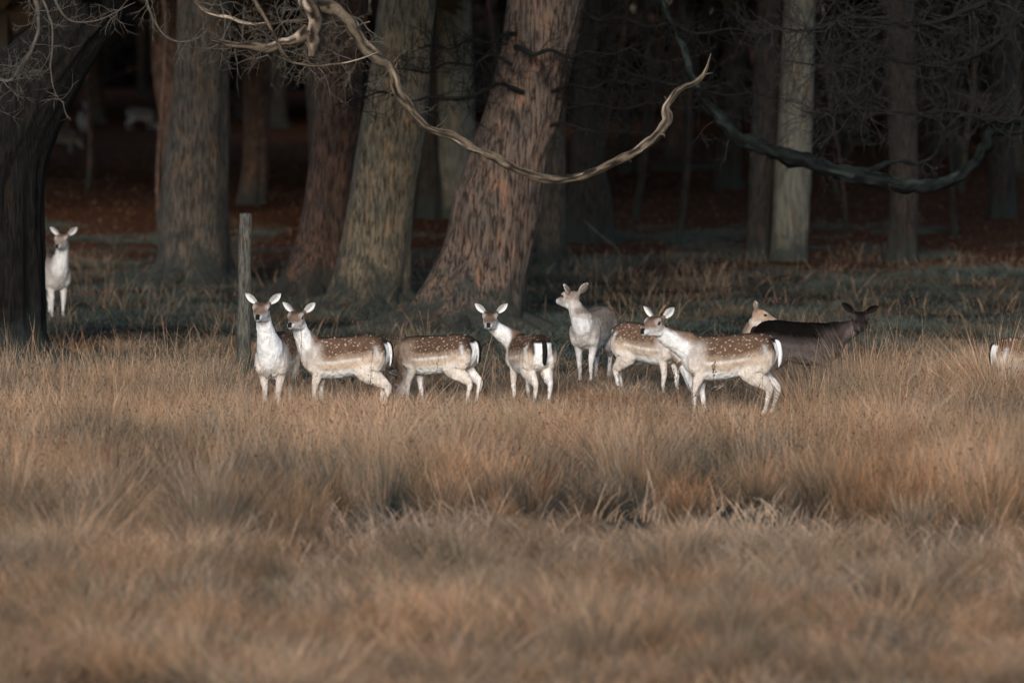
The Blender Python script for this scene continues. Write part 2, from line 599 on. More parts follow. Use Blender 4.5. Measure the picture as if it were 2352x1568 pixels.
tree('beech_tree', 'dark trunk standing against the left side of the pale green trunk',
     [(645, 1694, 1780), (600, 1712, 1772), (450, 1720, 1774), (300, 1725, 1785), (100, 1735, 1790), (0, 1740, 1790)], 103.0, B_dim, 14, .9, seed=25, nu=40)
tree('beech_tree', 'straight pale greenish trunk crossed by the mossy limb',
     [(645, 1748, 1880), (600, 1768, 1858), (400, 1778, 1862), (200, 1788, 1868), (0, 1802, 1874)], 100.0, B_pale, 16, .8, seed=27, nu=48, ridge=.008, lob=.05)
tree('beech_tree', 'dim patchy trunk to the right of the pale green one',
     [(642, 2026, 2130), (600, 2040, 2110), (400, 2045, 2108), (200, 2035, 2105), (0, 2030, 2100)], 103.0, B_dim, 14, 1.0, seed=28, nu=40)
tree('beech_tree', 'short looking slender pale trunk far off in the dark wood',
     [(352, 1918, 1954), (200, 1922, 1946), (0, 1918, 1940)], 178.0, B_pale, 11, 1.2, seed=29, nu=24)
tree('beech_tree', 'thin dark trunk leaning left under the end of the mossy limb',
     [(560, 2210, 2262), (400, 2190, 2225), (200, 2165, 2195), (0, 2140, 2165)], 112.0, B_dim, 13, .8, seed=30, nu=28)
tree('beech_tree', 'upright dim trunk under the end of the mossy limb',
     [(582, 2256, 2350), (500, 2272, 2335), (300, 2272, 2330), (100, 2275, 2325), (0, 2278, 2322)], 108.0, B_dim, 13, 1.0, seed=31, nu=36)
tree('beech_tree', 'slender mottled pale trunk in front of the upright dim trunk',
     [(640, 2338, 2384), (400, 2318, 2352), (250, 2312, 2345), (100, 2310, 2345), (0, 2308, 2348)], 97.0, B_grey, 15, .8, seed=32, nu=32)

# trees standing deep in the wood
g = np.random.default_rng(21)
deep = 0
protos = []
tries = 0
while deep < 46 and tries < 900:
    tries += 1
    D = g.uniform(118, 275)
    xx = g.uniform(-.09 * D - 16, .09 * D + 16)
    xd = W / 2 + xx / D * FPX
    if D < 135 and (540 < xd < 640 or 100 < xd < 380):
        continue
    if any((xx - q[0]) ** 2 + (D - q[1]) ** 2 < 30 for q in protos):
        continue
    if D > 150 and 80 < xd < 380 and D < 212:
        continue
    protos.append((xx, D))
    root = empty('beech_tree', (xx, D, 0))
    if deep < 4:
        w = [.3, .38, .24, .33][deep] * FPX / 150.0
        sl = [10, -14, 22, -4][deep]
        v, f, top = trunk_mesh([(419, 1176 - w * 1.3, 1176 + w * 1.3), (380, 1176 - w, 1176 + w), (200, 1176 + sl - w * .9, 1176 + sl + w * .9), (0, 1176 + 2 * sl - w * .85, 1176 + 2 * sl + w * .85)],
                               150.0, B_dim, nu=30, seed=40 + deep, nv=40)
        tree.__dict__.setdefault('deep', []).append(mesh_from('deep_trunk', rebase(v, (0, 150.0, 0)), f, B_dim))
    k = deep % 4 if deep >= 4 else deep
    o = obj('trunk', tree.deep[k], root)
    root.rotation_euler = (0, 0, g.uniform(0, 6.28))
    cr = obj('crown', BIG_SHADE_CROWNS[deep % 2], root)  # unseen leafy roof over the bare trunks, added to keep daylight out
    cr.location = (0, 0, g.uniform(10.2, 11.5))
    tag(root, 'bare dim trunk deep in the dark wood', 'tree', 'trunks deep in the dark wood')
    deep += 1

g = np.random.default_rng(77)
for i in range(16):
    D = g.uniform(106, 150)
    xd = g.uniform(20, 2340) if i % 3 else g.uniform(1430, 2300)
    b0 = at(xd, 700, D).x
    ln = g.normal() * .25
    zz = np.linspace(-.1, 8.5, 26)
    q = np.stack([ln * zz * .35 + .12 * np.sin(zz * .9 + i), .1 * np.cos(zz * .7), zz], 1)
    root = empty('sapling', (b0, D, 0))
    mb = MB()
    r0 = g.uniform(.035, .085)
    mb.tube(q, np.linspace(r0, r0 * .4, 26), 9, ref=(0, 1, 0))
    for z_ in range(7):
        k_ = int(g.uniform(6, 24))
        grow_twigs(mb, q[k_], np.array([g.normal(), g.normal() * .5, .5]), g.uniform(.8, 1.8), .014, 2, g, 0, .7, .6, 3)
    obj('trunk', mb.mesh('trunk', (B_dim, B_red, B_grey)[i % 3]), root)
    tag(root, 'thin bare sapling among the dim trunks', 'tree', 'saplings among the dim trunks')

# far-off wood as one dark mass, added to block light and keep the depth black
g = np.random.default_rng(33)
n = 26000
px_ = g.uniform(-75, 75, n)
py_ = 290 + g.uniform(0, 26, n) + 14 * vnoise(np.stack([px_ * .08, px_ * 0, px_ * 0], 1), 3)
pz_ = g.uniform(0, 1, n) ** 1.2 * 14
p = np.stack([px_, py_, pz_], 1)
a = g.normal(size=(n, 3)) * np.array([.5, .5, 1.6])
b_ = np.cross(a, g.normal(size=(n, 3)))
a *= (.75 / np.linalg.norm(a, axis=1))[:, None]
b_ *= (.35 / np.linalg.norm(b_, axis=1))[:, None]
v = np.stack([p - a, p + b_, p + a, p - b_], 1).reshape(-1, 3)
me = mesh_from('far_wood', v, np.arange(4 * n).reshape(n, 4).tolist(), M_crown, False)
set_col(me, np.repeat(g.uniform(.6, 1.4, n)[:, None] * np.array([[.018, .013, .010]]), 4, 0))
tag(obj('far_wood', me), 'dense dark thicket added to close off the far end of the wood', 'wood', kind='stuff')

# ------------------------------------------------------------------ branches
def branch_pts(pix, D, wob=.25, seed=0, n=8):
    g = np.random.default_rng(seed)
    ph = g.uniform(0, 6.28)
    pts = [at(x, y, D + wob * math.sin(ph + i * .9)) for i, (x, y) in enumerate(pix)]
    return catmull([tuple(p) for p in pts], n)


def rough_tube(mb, pts, rad, n=10, seed=0, amp=.18, flat=1.0, pal=None):
    """gnarled limb: ridged along its length, ring points pushed in or out"""
    pts = np.asarray(pts)
    mb.tube(pts, rad, n, ref=(0, 1, 0), flat=flat)
    v = mb.v[-1]
    m = len(pts)
    cen = np.repeat(pts, n, 0)
    ring = v[:m * n]
    s_ = np.repeat(np.concatenate([[0], np.cumsum(np.linalg.norm(np.diff(pts, axis=0), axis=1))]), n)
    a_ = np.tile(np.linspace(0, 2 * math.pi, n, endpoint=False), m) + .6 * s_ + seed
    q = np.stack([np.cos(a_) * 2.2, np.sin(a_) * 2.2, s_ * 3.0 + seed], 1)
    rd = 1 - 2 * np.abs(fbm(q, 2, seed))
    lump = fbm(ring * 5 + seed, 2, seed)
    v[:m * n] = cen + (ring - cen) * (1 + amp * (.55 * rd + .8 * lump))[:, None]
    if pal is not None:
        lo, hi, bare = (np.array(c_) for c_ in pal)
        t = smooth(-.25, .65, rd + .25 * fbm(q * 3, 2, seed + 2))
        c = lo * (1 - t)[:, None] + hi * t[:, None]
        w = smooth(.25, .5, fbm(np.stack([s_ * 1.3, np.cos(a_) * .7, np.sin(a_) * .7], 1), 2, seed + 8)) * smooth(-.1, .5, rd)
        c = c * (1 - w)[:, None] + bare * w[:, None]
        mb.c.append(np.vstack([c, c[:1], c[-1:]]))


def limb(parent, name, pix, D, rads, mat, seed=0, amp=.18, n=10, wob=.25, twigs=None, stub=None, tm=None, seg=12, pal=None):
    pts = branch_pts(pix, D, wob, seed, seg)
    rr = np.interp(np.linspace(0, 1, len(pts)), np.linspace(0, 1, len(rads)), rads)
    sl_ = np.concatenate([[0], np.cumsum(np.linalg.norm(np.diff(pts, axis=0), axis=1))])
    for ax in range(3):
        pts[:, ax] += np.minimum(.03, rr * .55) * fbm(np.stack([sl_ * 4.5, sl_ * 0 + ax * 9, sl_ * 0 + seed], 1), 2, seed + ax)
    mb = MB()
    rough_tube(mb, pts, rr, n, seed, amp, 1.0, pal)
    g = np.random.default_rng(seed + 100)
    for s in (stub or []):
        i = int(s[0] * (len(pts) - 1))
        a = np.array([s[1], s[2], s[3]], float)
        q = catmull([pts[i], pts[i] + a * .5 + g.normal(size=3) * .02, pts[i] + a], 5)
        rough_tube(mb, q, np.linspace(s[4], s[4] * .35, len(q)), 8, seed + 9, .25, 1.0, pal)
    loc = parent.location
    v = np.vstack(mb.v) - np.array(loc)
    o = obj(name, mesh_from(name, v, mb.f, mat), parent)
    if pal is not None:
        set_col(o.data, np.vstack(mb.c))
    if twigs:
        tb = MB()
        for (u0, u1, cnt, ln, rd, dep, dr, bias) in twigs:
            for q in range(cnt):
                i = int(g.uniform(u0, u1) * (len(pts) - 1))
                d = g.normal(size=3) * np.array([1, .5, 1]) + np.array(bias)
                grow_twigs(tb, pts[i], d, ln * g.uniform(.6, 1.3), rd * g.uniform(.7, 1.3), dep, g, dr)
        to = obj('twigs', mesh_from('twigs', np.vstack(tb.v) - np.array(loc), tb.f, tm or B_twig), o)
        tag(to, kind='stuff')
    return o


DEAD = ((.016, .012, .009), (.125, .096, .068), (.38, .30, .23))
MOSS = ((.002, .003, .003), (.008, .011, .011), (.026, .036, .035))
M_limb = tint_mat('limb_bark', .9, .25, 35, bump=.5)
# heavy oak limb running out over the clearing above the frame; the visible branches hang from it
OD = 74.5
limb(oak, 'limb', [(150, -40), (300, -150), (480, -190), (640, -120), (760, -70), (900, -130)], 76.0, [.34, .28, .22, .17, .13, .09], B_oak, 50, .12, 14, .2)
limb(oak, 'dead_branch', [(640, -120), (690, -30), (735, 8), (775, 22), (808, 55), (826, 82), (852, 118), (893, 152), (906, 190), (930, 228), (955, 268), (990, 300), (1060, 325), (1120, 356),
                          (1180, 385), (1230, 404), (1290, 412), (1345, 402), (1400, 378), (1450, 350), (1490, 325), (1521, 298), (1529, 265), (1535, 236),
                          (1570, 205), (1606, 184), (1622, 160), (1633, 124)],
     OD, [.09, .085, .075, .075, .08, .078, .072, .068, .06, .053, .051, .053, .056, .054, .051, .05, .047, .047, .047, .048, .05, .054, .057, .045, .038, .03, .015, .003], M_limb, 51, .32, 14, .12, pal=DEAD,
     twigs=[(.05, .3, 14, .55, .009, 2, .03, (.3, 0, 0)), (.28, .42, 3, .3, .006, 1, 0, (.3, 0, .2))], stub=[(.345, .05, 0, .13, .02), (.77, .08, 0, -.05, .03), (.945, .13, 0, .03, .018), (.2, -.15, 0, .02, .03), (.27, .07, .02, .10, .024), (.31, -.10, 0, -.06, .022), (.42, .04, 0, .08, .02), (.52, -.03, 0, -.08, .02), (.6, .05, 0, .07, .016), (.7, .03, .02, -.09, .02), (.86, -.06, 0, .07, .016)])
limb(oak, 'dead_branch', [(700, -40), (712, 20), (722, 62), (718, 95), (716, 128)], 74.2, [.11, .10, .095, .085, .045], M_limb, 52, .3, 14, .05, pal=DEAD,
     twigs=[(.1, .9, 10, .5, .008, 2, .02, (-.4, 0, 0))])
limb(oak, 'dead_branch', [(715, 70), (690, 88), (650, 102), (600, 108), (560, 108), (520, 102), (484, 93)], 74.2, [.075, .07, .065, .055, .05, .045, .02], M_limb, 53, .26, 14, .06, pal=DEAD,
     twigs=[(.05, .95, 18, .5, .008, 2, .0, (-.3, 0, .3)), (.3, .9, 6, .4, .006, 1, .03, (-.2, 0, -.5))])
limb(oak, 'dead_branch', [(400, -160), (445, -20), (468, 20), (520, 40), (580, 55), (650, 50), (720, 45), (800, 60), (850, 50)], 74.9, [.05, .035, .03, .026, .022, .02, .016, .012, .005], M_limb, 54, .2, 14, .1, pal=DEAD,
     twigs=[(.15, .95, 34, .5, .007, 2, .0, (-.1, 0, .1))])
limb(oak, 'dead_branch', [(500, -180), (560, -40), (610, 40), (655, 130), (700, 150), (770, 148), (820, 138), (868, 120)], 74.0, [.04, .028, .022, .018, .016, .013, .009, .004], M_limb, 55, .2, 14, .1, pal=DEAD,
     twigs=[(.3, .95, 22, .38, .006, 2, .0, (.2, 0, .1))])
limb(oak, 'hanging_twig', [(320, -150), (333, -30), (345, 30), (372, 75), (395, 92), (425, 96), (455, 88), (476, 70)], 73.8, [.03, .02, .015, .011, .009, .008, .006, .004], B_twig, 56, .15, 6, .05,
     twigs=[(.2, .95, 16, .3, .005, 1, .01, (0, 0, .1))])
limb(oak, 'hanging_twig', [(60, -140), (75, -30), (83, 20), (88, 62), (74, 108), (48, 150), (28, 182), (4, 184), (-30, 170)], 73.0, [.05, .038, .03, .026, .024, .02, .017, .014, .008], B_twig, 57, .2, 8, .05,
     twigs=[(.15, .95, 22, .38, .006, 2, .0, (-.1, 0, -.1))])
limb(oak, 'hanging_twig', [(70, -130), (92, -20), (108, 20), (120, 60), (121, 110), (116, 150), (120, 190), (132, 222), (150, 237)], 73.2, [.04, .025, .018, .014, .012, .011, .009, .007, .003], B_twig, 58, .15, 6, .05,
     twigs=[(.15, .95, 16, .34, .005, 1, .02, (.2, 0, -.1))])
limb(oak, 'hanging_twig', [(110, -120), (120, -20), (150, 40), (190, 52), (240, 42), (280, 20), (310, 6)], 73.4, [.03, .02, .012, .01, .009, .007, .004], B_twig, 59, .15, 6, .05,
     twigs=[(.2, .95, 14, .32, .005, 1, .01, (.2, 0, 0))])

# dark drooping branches of the great leaning trunk
def dark_twigs(c, ln=.6, dep=2, bias=(0, 0, .05)):
    return [(.1, .95, c, ln, .008, dep, .0, bias)]


for i, (pix, Dz, rd, cnt) in enumerate([
        ([(1215, 92), (1175, 78), (1130, 96), (1080, 92), (1035, 112), (990, 104), (950, 118)], 84.3, .034, 34),
        ([(1200, 215), (1150, 196), (1100, 214), (1050, 228), (1000, 222), (940, 232), (880, 212), (830, 226), (770, 242)], 84.0, .036, 46),
        ([(1180, 150), (1130, 128), (1085, 150), (1030, 146), (980, 166), (920, 158), (870, 172)], 83.9, .028, 36),
        ([(1180, 108), (1225, 126), (1262, 118), (1310, 132), (1350, 120), (1405, 124), (1460, 104)], 84.0, .038, 26),
        ([(1265, 210), (1310, 196), (1360, 204), (1400, 186), (1450, 192), (1500, 176)], 84.3, .028, 30),
        ([(1240, 300), (1290, 282), (1340, 296), (1385, 306), (1425, 300), (1470, 314)], 84.3, .024, 20),
        ([(1330, 20), (1370, 44), (1420, 38), (1480, 62), (1540, 56), (1600, 78), (1680, 66), (1760, 82)], 84.6, .036, 70),
        ([(1320, 160), (1390, 150), (1450, 168), (1520, 190), (1590, 200), (1660, 218), (1730, 214), (1790, 230)], 84.7, .03, 64),
        ([(1300, 250), (1360, 238), (1430, 250), (1500, 236), (1560, 250), (1640, 240)], 84.6, .024, 44)]):
    limb(big, 'branch', pix, Dz, list(np.linspace(rd, rd * .2, 6)), B_dtwig, 60 + i, .25, 7, .15, [(.08, .98, cnt, .5, .0075, 2, .0, (0, 0, .05))], tm=B_dtwig)

# tree outside the right edge that carries the mossy limb
moss = tree('oak_tree', 'oak whose dark mossy limb dips down and sweeps up across the pale trunk',
            [(760, 2560, 2900), (700, 2590, 2850), (500, 2610, 2820), (200, 2620, 2800), (0, 2630, 2790)], 86.0, B_oak, 11.8, 1.2, nu=60, seed=70, top=9)
limb(moss, 'limb', [(2640, 250), (2520, 262), (2420, 285), (2340, 296), (2285, 298), (2262, 330), (2240, 372), (2192, 412), (2130, 430), (2040, 420), (1940, 396), (1860, 376), (1800, 358), (1740, 338),
                    (1690, 312), (1650, 275), (1620, 230), (1598, 185), (1575, 130), (1550, 70), (1522, 5), (1500, -60)], 85.0,
     [.12, .11, .10, .09, .085, .085, .085, .09, .092, .095, .10, .11, .115, .10, .09, .082, .07, .058, .05, .042, .035, .02], M_limb, 71, .36, 14, .15, pal=MOSS,
     twigs=[(.5, .95, 26, .6, .008, 2, .0, (0, 0, .1))], tm=B_ftwig, stub=[(.49, -.1, 0, -.14, .05), (.6, .1, 0, .1, .04)])
limb(moss, 'branch', [(2040, 418), (2000, 395), (2060, 372), (2110, 378), (2150, 350), (2165, 300)], 84.9, [.04, .04, .035, .03, .02, .006], M_limb, 72, .22, 14, .06, pal=MOSS, twigs=dark_twigs(8, .4), tm=B_ftwig)
limb(moss, 'branch', [(2400, 285), (2330, 276), (2260, 272), (2180, 255), (2090, 262), (1990, 250), (1920, 262), (1840, 255)], 84.6, [.05, .04, .035, .03, .026, .02, .014, .006], B_dtwig, 73, .2, 7, .1, dark_twigs(80, .7), tm=B_ftwig)
limb(moss, 'branch', [(2450, -60), (2330, 60), (2230, 130), (2120, 150), (2000, 130), (1900, 150), (1800, 140)], 84.3, [.06, .045, .036, .03, .024, .016, .006], B_dtwig, 74, .2, 7, .1, dark_twigs(95, .8), tm=B_ftwig)
limb(moss, 'branch', [(2400, -80), (2250, 10), (2100, 60), (1960, 40), (1850, 70), (1720, 50)], 84.0, [.06, .045, .036, .028, .018, .006], B_dtwig, 75, .2, 7, .1, dark_twigs(95, .8), tm=B_ftwig)

for k_, (r_, e_, m_) in enumerate(ROOTS):
    roots(r_, e_, m_, 6, .5, 900 + 20 * k_)

# burrs on the foot of the leaning trunk
for i, (x, y, r) in enumerate([(1010, 655, .13), (1045, 700, .16), (985, 690, .12), (1060, 640, .10), (1000, 720, .13), (1075, 735, .11)]):
    mb = MB()
    p = at(x, y, 85.25 + .05 * i)
    a = np.linspace(0, math.pi, 9)
    cen = np.zeros((9, 3)); cen[:, 2] = -np.cos(a) * r
    mb.loft(cen, np.tile([1, 0, 0], (9, 1)), np.tile([0, 1, 0], (9, 1)), np.sin(a) * r * 1.1 + .002, np.sin(a) * r + .002, 14)
    v = mb.v[0]
    v *= (1 + .22 * fbm(v * 14 + i * 5, 2, i))[:, None]
    o = obj('burr', mb.mesh('burr', B_brown), big)
    o.location = p - big.location

# ------------------------------------------------------------------ post, stick, stump, log
post = empty('wooden_post', (gx(559, 73.7), 73.7, 0), .25)
hp = at(566, 490, 73.7).z
mb = MB()
zs = np.linspace(-.3, hp, 40)
cen = np.stack([(zs / hp) * .03 + .006 * np.sin(zs * 7), zs * 0, zs], 1)
rr = np.interp(zs, [-.3, hp * .5, hp - .03, hp], [.092, .084, .080, .074])
mb.loft(cen, np.tile([1, 0, 0], (40, 1)), np.tile([0, 1, 0], (40, 1)), rr, rr, 28, power=2.6)
v = mb.v[0]
v[:, 0] *= 1 + .05 * vnoise(np.stack([v[:, 0] * 40, v[:, 1] * 40, v[:, 2] * 2], 1), 4)
B_post = bark_mat('weathered_post', (.14, .132, .108), (.10, .104, .094), (.04, .036, .03), 1.6, .8)
obj('shaft', mb.mesh('shaft', B_post), post)
tag(post, 'weathered round wooden post standing behind two does', 'post')


def stick(name, label, pix, D, rads, mat, cat='stick', seed=0, group=None):
    pts = branch_pts(pix, D, .05, seed, 6)
    mb = MB()
    rough_tube(mb, pts, np.interp(np.linspace(0, 1, len(pts)), np.linspace(0, 1, len(rads)), rads), 8, seed, .2)
    base = pts[0].copy()
    o = obj(name, mesh_from(name, np.vstack(mb.v) - base, mb.f, mat))
    o.location = base
    return tag(o, label, cat, group)


stick('bent_stick', 'pale curved stick rising from the ground by the dim brown trunk', [(1432, 622), (1431, 605), (1424, 585), (1408, 562), (1385, 545), (1362, 525), (1342, 505)], 98.0,
      [.022, .022, .02, .02, .018, .014, .006], B_twig, 'stick', 81)
stick('fallen_log', 'mossy log lying on the dark floor before a distant trunk', [(1496, 388), (1530, 386), (1580, 387), (1630, 386), (1662, 388)], 161.0, [.10, .12, .12, .12, .08], bark_mat('moss_log', (.06, .10, .10), (.05, .08, .085), (.03, .04, .04)), 'log', 83)
stick('fallen_log', 'mossy log lying far off beyond the slender pale trunk', [(1868, 330), (1910, 328), (1960, 326), (2008, 324)], 190.0, [.10, .12, .12, .08], bpy.data.materials['moss_log'], 'log', 84)

# ------------------------------------------------------------------ fallow deer
TX = np.array([-.580, -.570, -.53, -.42, -.30, -.15, 0.0, .15, .28, .38, .45, .505, .53])
TZ = np.array([.72, .715, .705, .690, .680, .662, .645, .635, .640, .655, .672, .690, .695])
TH = np.array([.04, .110, .172, .225, .243, .243, .250, .255, .248, .220, .170, .095, .02])
TW = np.array([.04, .105, .150, .188, .205, .214, .220, .212, .186, .158, .125, .075, .02])

HK = 1.2
COATS = {
    'spotted': dict(back=(.115, .068, .044), dors=(.035, .024, .018), flank=(.49, .375, .285), belly=(.82, .81, .80), neck=(.76, .745, .74), nape=(.23, .15, .10),
                    face=(.19, .125, .090), crown=(.075, .046, .032), cheek=(.60, .54, .50), leg=(.70, .61, .53), spot=(.50, .41, .345), spots=.78),
    'grey': dict(back=(.20, .155, .125), dors=(.09, .07, .06), flank=(.33, .28, .245), belly=(.66, .64, .63), neck=(.40, .365, .34), nape=(.19, .145, .115),
                 face=(.27, .21, .17), crown=(.13, .095, .07), cheek=(.52, .47, .43), leg=(.62, .57, .53), spot=(.42, .37, .33), spots=.35),
    'black': dict(back=(.0055, .0045, .004), dors=(.003, .0025, .0025), flank=(.085, .068, .064), belly=(.12, .10, .095), neck=(.045, .034, .031), nape=(.013, .010, .009),
                  face=(.020, .015, .014), crown=(.008, .006, .006), cheek=(.09, .07, .067), leg=(.08, .062, .056), spot=(.04, .03, .03), spots=0.0),
    'tan': dict(back=(.25, .16, .105), dors=(.10, .07, .05), flank=(.42, .30, .22), belly=(.66, .6, .55), neck=(.45, .35, .27), nape=(.30, .20, .135),
                face=(.34, .235, .165), crown=(.24, .15, .10), cheek=(.40, .30, .24), leg=(.56, .46, .38), spot=(.5, .4, .33), spots=.6),
}


def deer(label, xc, D, heading, scale, poll, dD, yaw, pitch, coat='spotted', roll=0, voxel=.0085, stride=(0, 0, 0, 0), tail=0, ear=(1, 1), seed=0, group='fallow deer herd', base_z=0.0, shade=1.0):
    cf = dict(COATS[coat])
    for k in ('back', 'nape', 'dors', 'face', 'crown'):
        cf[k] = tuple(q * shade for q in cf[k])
    if shade < .6:  # far does: the wood's shade is put into every coat colour
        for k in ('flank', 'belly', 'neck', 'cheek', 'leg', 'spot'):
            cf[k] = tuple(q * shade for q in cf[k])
    base = Vector((gx(xc, D), D, base_z))
    root = empty('fallow_doe', base, R(heading))
    root.scale = (scale,) * 3
    inv = (Matrix.Translation(base) @ Matrix.Rotation(R(heading), 4, 'Z') @ Matrix.Scale(scale, 4)).inverted()
    rot = Matrix.Rotation(-R(heading), 3, 'Z')
    if poll is None:
        hp = np.array([.58, 0, 1.12])
    else:
        hp = np.array(inv @ at(poll[0], poll[1], D + dD))
    # head axes: yaw 0 looks at the camera, + turns to the right of the picture
    hf = Vector((math.sin(R(yaw)) * math.cos(R(pitch)), -math.cos(R(yaw)) * math.cos(R(pitch)), -math.sin(R(pitch))))
    hf = np.array(rot @ hf)
    up0 = np.array([0, 0, 1.0])
    hs = np.cross(up0, hf)
    hs /= np.linalg.norm(hs)
    hu = np.cross(hf, hs)
    if roll:
        cr_, sr_ = math.cos(R(roll)), math.sin(R(roll))
        hs, hu = hs * cr_ + hu * sr_, hu * cr_ - hs * sr_
    mb = MB()
    # trunk of the body
    m = len(TX)
    xs = np.linspace(TX[0], TX[-1], 34)
    tz, th, tw = np.interp(xs, TX, TZ), np.interp(xs, TX, TH), np.interp(xs, TX, TW)
    for k in range(2):
        tz[1:-1] = (tz[:-2] + 2 * tz[1:-1] + tz[2:]) / 4
        th[1:-1] = (th[:-2] + 2 * th[1:-1] + th[2:]) / 4
        tw[1:-1] = (tw[:-2] + 2 * tw[1:-1] + tw[2:]) / 4
    cen = np.stack([xs, xs * 0, tz], 1)
    mb.loft(cen, np.tile([0, 1, 0], (34, 1)), np.tile([0, 0, 1], (34, 1)), tw, th, 28, power=2.15)
    # neck
    nb = np.array([.31, 0, .69])
    occ = hp - hf * .015 - hu * .045
    d0 = np.array([.75, 0, .66])
    L = np.linalg.norm(occ - nb)
    graze = occ[2] < .7 and seed != 6
    if occ[2] < .7:
        d0 = np.array([1.0, 0, -.25])
    arr = hu * .75 - hf * .35
    c1 = nb + d0 * L * .38
    c2 = occ - arr * L * .30
    ts = np.linspace(0, 1, 22)[:, None]
    nk = (1 - ts) ** 3 * nb + 3 * (1 - ts) ** 2 * ts * c1 + 3 * (1 - ts) * ts ** 2 * c2 + ts ** 3 * occ
    tg = np.gradient(nk, axis=0)
    tg /= np.linalg.norm(tg, axis=1)[:, None]
    s0, s1 = np.array([0, 1.0, 0]), hs.copy()
    # shortest turn of the side vector from body to head
    nside = []
    for k in range(22):
        w = k / 21
        s_ = s0 * (1 - w) + s1 * w
        s_ = s_ - tg[k] * np.dot(s_, tg[k])
        if np.linalg.norm(s_) < .1:
            s_ = s0 - tg[k] * np.dot(s0, tg[k])
        nside.append(s_ / np.linalg.norm(s_))
    nside = np.array(nside)
    nup = np.cross(nside, tg)          # throat side = -nup or +nup, fixed below
    tt = ts[:, 0]
    rw = np.interp(tt, [0, .2, .45, .75, .92, 1], [.168, .150, .112, .087, .079, .072])
    rh = np.interp(tt, [0, .2, .45, .75, .92, 1], [.205, .168, .118, .091, .083, .072])
    mb.loft(nk, nside, nup, rw, rh, 20)
    # head
    hS = np.array([-.045, -.01, .03, .075, .115, .155, .19, .225, .25, .268, .276])
    hW = np.array([.030, .064, .077, .079, .073, .056, .043, .037, .033, .025, .010])
    hH = np.array([.035, .070, .082, .083, .077, .064, .050, .042, .037, .028, .010])
    hO = np.array([-.010, -.010, -.012, -.016, -.024, -.034, -.042, -.047, -.050, -.052, -.053])
    hS, hW, hH, hO = hS * HK, hW * HK, hH * HK, hO * HK
    hc = hp + hf * hS[:, None] + hu * hO[:, None]
    mb.loft(hc, np.tile(hs, (len(hS), 1)), np.tile(hu, (len(hS), 1)), hW, hH, 18, power=2.2)
    # brow ridges and jaw corners
    for sg in (-1, 1):
        q = np.array([hp + (hf * s_ + hs * sg * w_ + hu * u_) * HK for s_, w_, u_ in ((.03, .045, .045), (.07, .060, .040), (.11, .058, .022), (.14, .045, .0))])
        mb.tube(q, np.array([.02, .028, .026, .016]) * HK, 8)
        q = np.array([hp + (hf * s_ + hs * sg * w_ + hu * u_) * HK for s_, w_, u_ in ((.0, .035, -.075), (.05, .038, -.088), (.12, .028, -.080), (.2, .018, -.075))])
        mb.tube(q, np.array([.03, .036, .028, .018]) * HK, 8)
    # ear roots
    for sg in (-1, 1):
        q = np.array([hp + hf * -.01 + hs * sg * w_ + hu * u_ for w_, u_ in ((.04, .03), (.065, .055), (.085, .078))])
        mb.tube(q, [.034, .030, .022], 8)
    # legs
    legs = []
    g = np.random.default_rng(seed)
    for k, sg in enumerate((1, -1)):
        st = stride[k]
        lp = [(.29, sg * .095, .68), (.325, sg * .108, .56), (.285 + st * .2, sg * .100, .46), (.315 + st * .7, sg * .085, .27), (.308 + st, sg * .082, .085), (.335 + st, sg * .082, .03), (.345 + st, sg * .082, -.005)]
        legs.append((lp, [.10, .088, .056, .033, .0215, .026, .030], [.125, .105, .068, .035, .022, .026, .032]))
    for k, sg in enumerate((1, -1)):
        st = stride[2 + k]
        lp = [(-.36, sg * .10, .74), (-.345, sg * .125, .62), (-.285 + st * .25, sg * .125, .50), (-.43 + st * .7, sg * .10, .375), (-.515 + st, sg * .088, .30), (-.50 + st, sg * .085, .19), (-.475 + st, sg * .085, .085), (-.45 + st, sg * .085, .03), (-.44 + st, sg * .085, -.005)]
        legs.append((lp, [.11, .108, .088, .056, .035, .025, .023, .026, .030], [.19, .185, .145, .082, .048, .028, .024, .026, .032]))
    legc = []
    for lp, r1, r2 in legs:
        q = catmull(lp, 5)
        u = np.linspace(0, 1, len(q))
        k0 = np.linspace(0, 1, len(r1))
        t = np.gradient(q, axis=0)
        t /= np.linalg.norm(t, axis=1)[:, None]
        side = np.tile([0, 1.0, 0], (len(q), 1))
        side -= t * (side * t).sum(1)[:, None]
        side /= np.linalg.norm(side, axis=1)[:, None]
        fw = np.cross(side, t)
        mb.loft(q, side, fw, np.interp(u, k0, r1), np.interp(u, k0, r2), 14)
        legc.append((q, np.interp(u, k0, r2)))
    raw = mb.mesh('raw')
    tmp = bpy.data.objects.new('tmp', raw)
    C.objects.link(tmp)
    md = tmp.modifiers.new('r', 'REMESH')
    md.mode = 'VOXEL'
    md.voxel_size = voxel
    ms = tmp.modifiers.new('s', 'SMOOTH')
    ms.factor = .5
    ms.iterations = 13
    dg = bpy.context.evaluated_depsgraph_get()
    me0 = bpy.data.meshes.new_from_object(tmp.evaluated_get(dg))
    bpy.data.objects.remove(tmp)
    nv = len(me0.vertices)
    V = np.empty(nv * 3)
    me0.vertices.foreach_get('co', V)
    V = V.reshape(-1, 3)
    Nn = np.empty(nv * 3)
    me0.vertices.foreach_get('normal', Nn)
    Nn = Nn.reshape(-1, 3)
    F = [tuple(p.vertices) for p in me0.polygons]
    bpy.data.meshes.remove(me0)
    # ---- coat colours by place on the body
    def near(P, rad):
        d = np.linalg.norm(V[:, None, :] - P[None], axis=2)
        i = (d / rad[None]).argmin(1)
        k = np.arange(nv)
        return i, d[k, i], d[k, i] / rad[i]
    x, y, z = V.T
    zc, hh, ww = np.interp(x, TX, TZ), np.interp(x, TX, TH), np.interp(x, TX, TW)
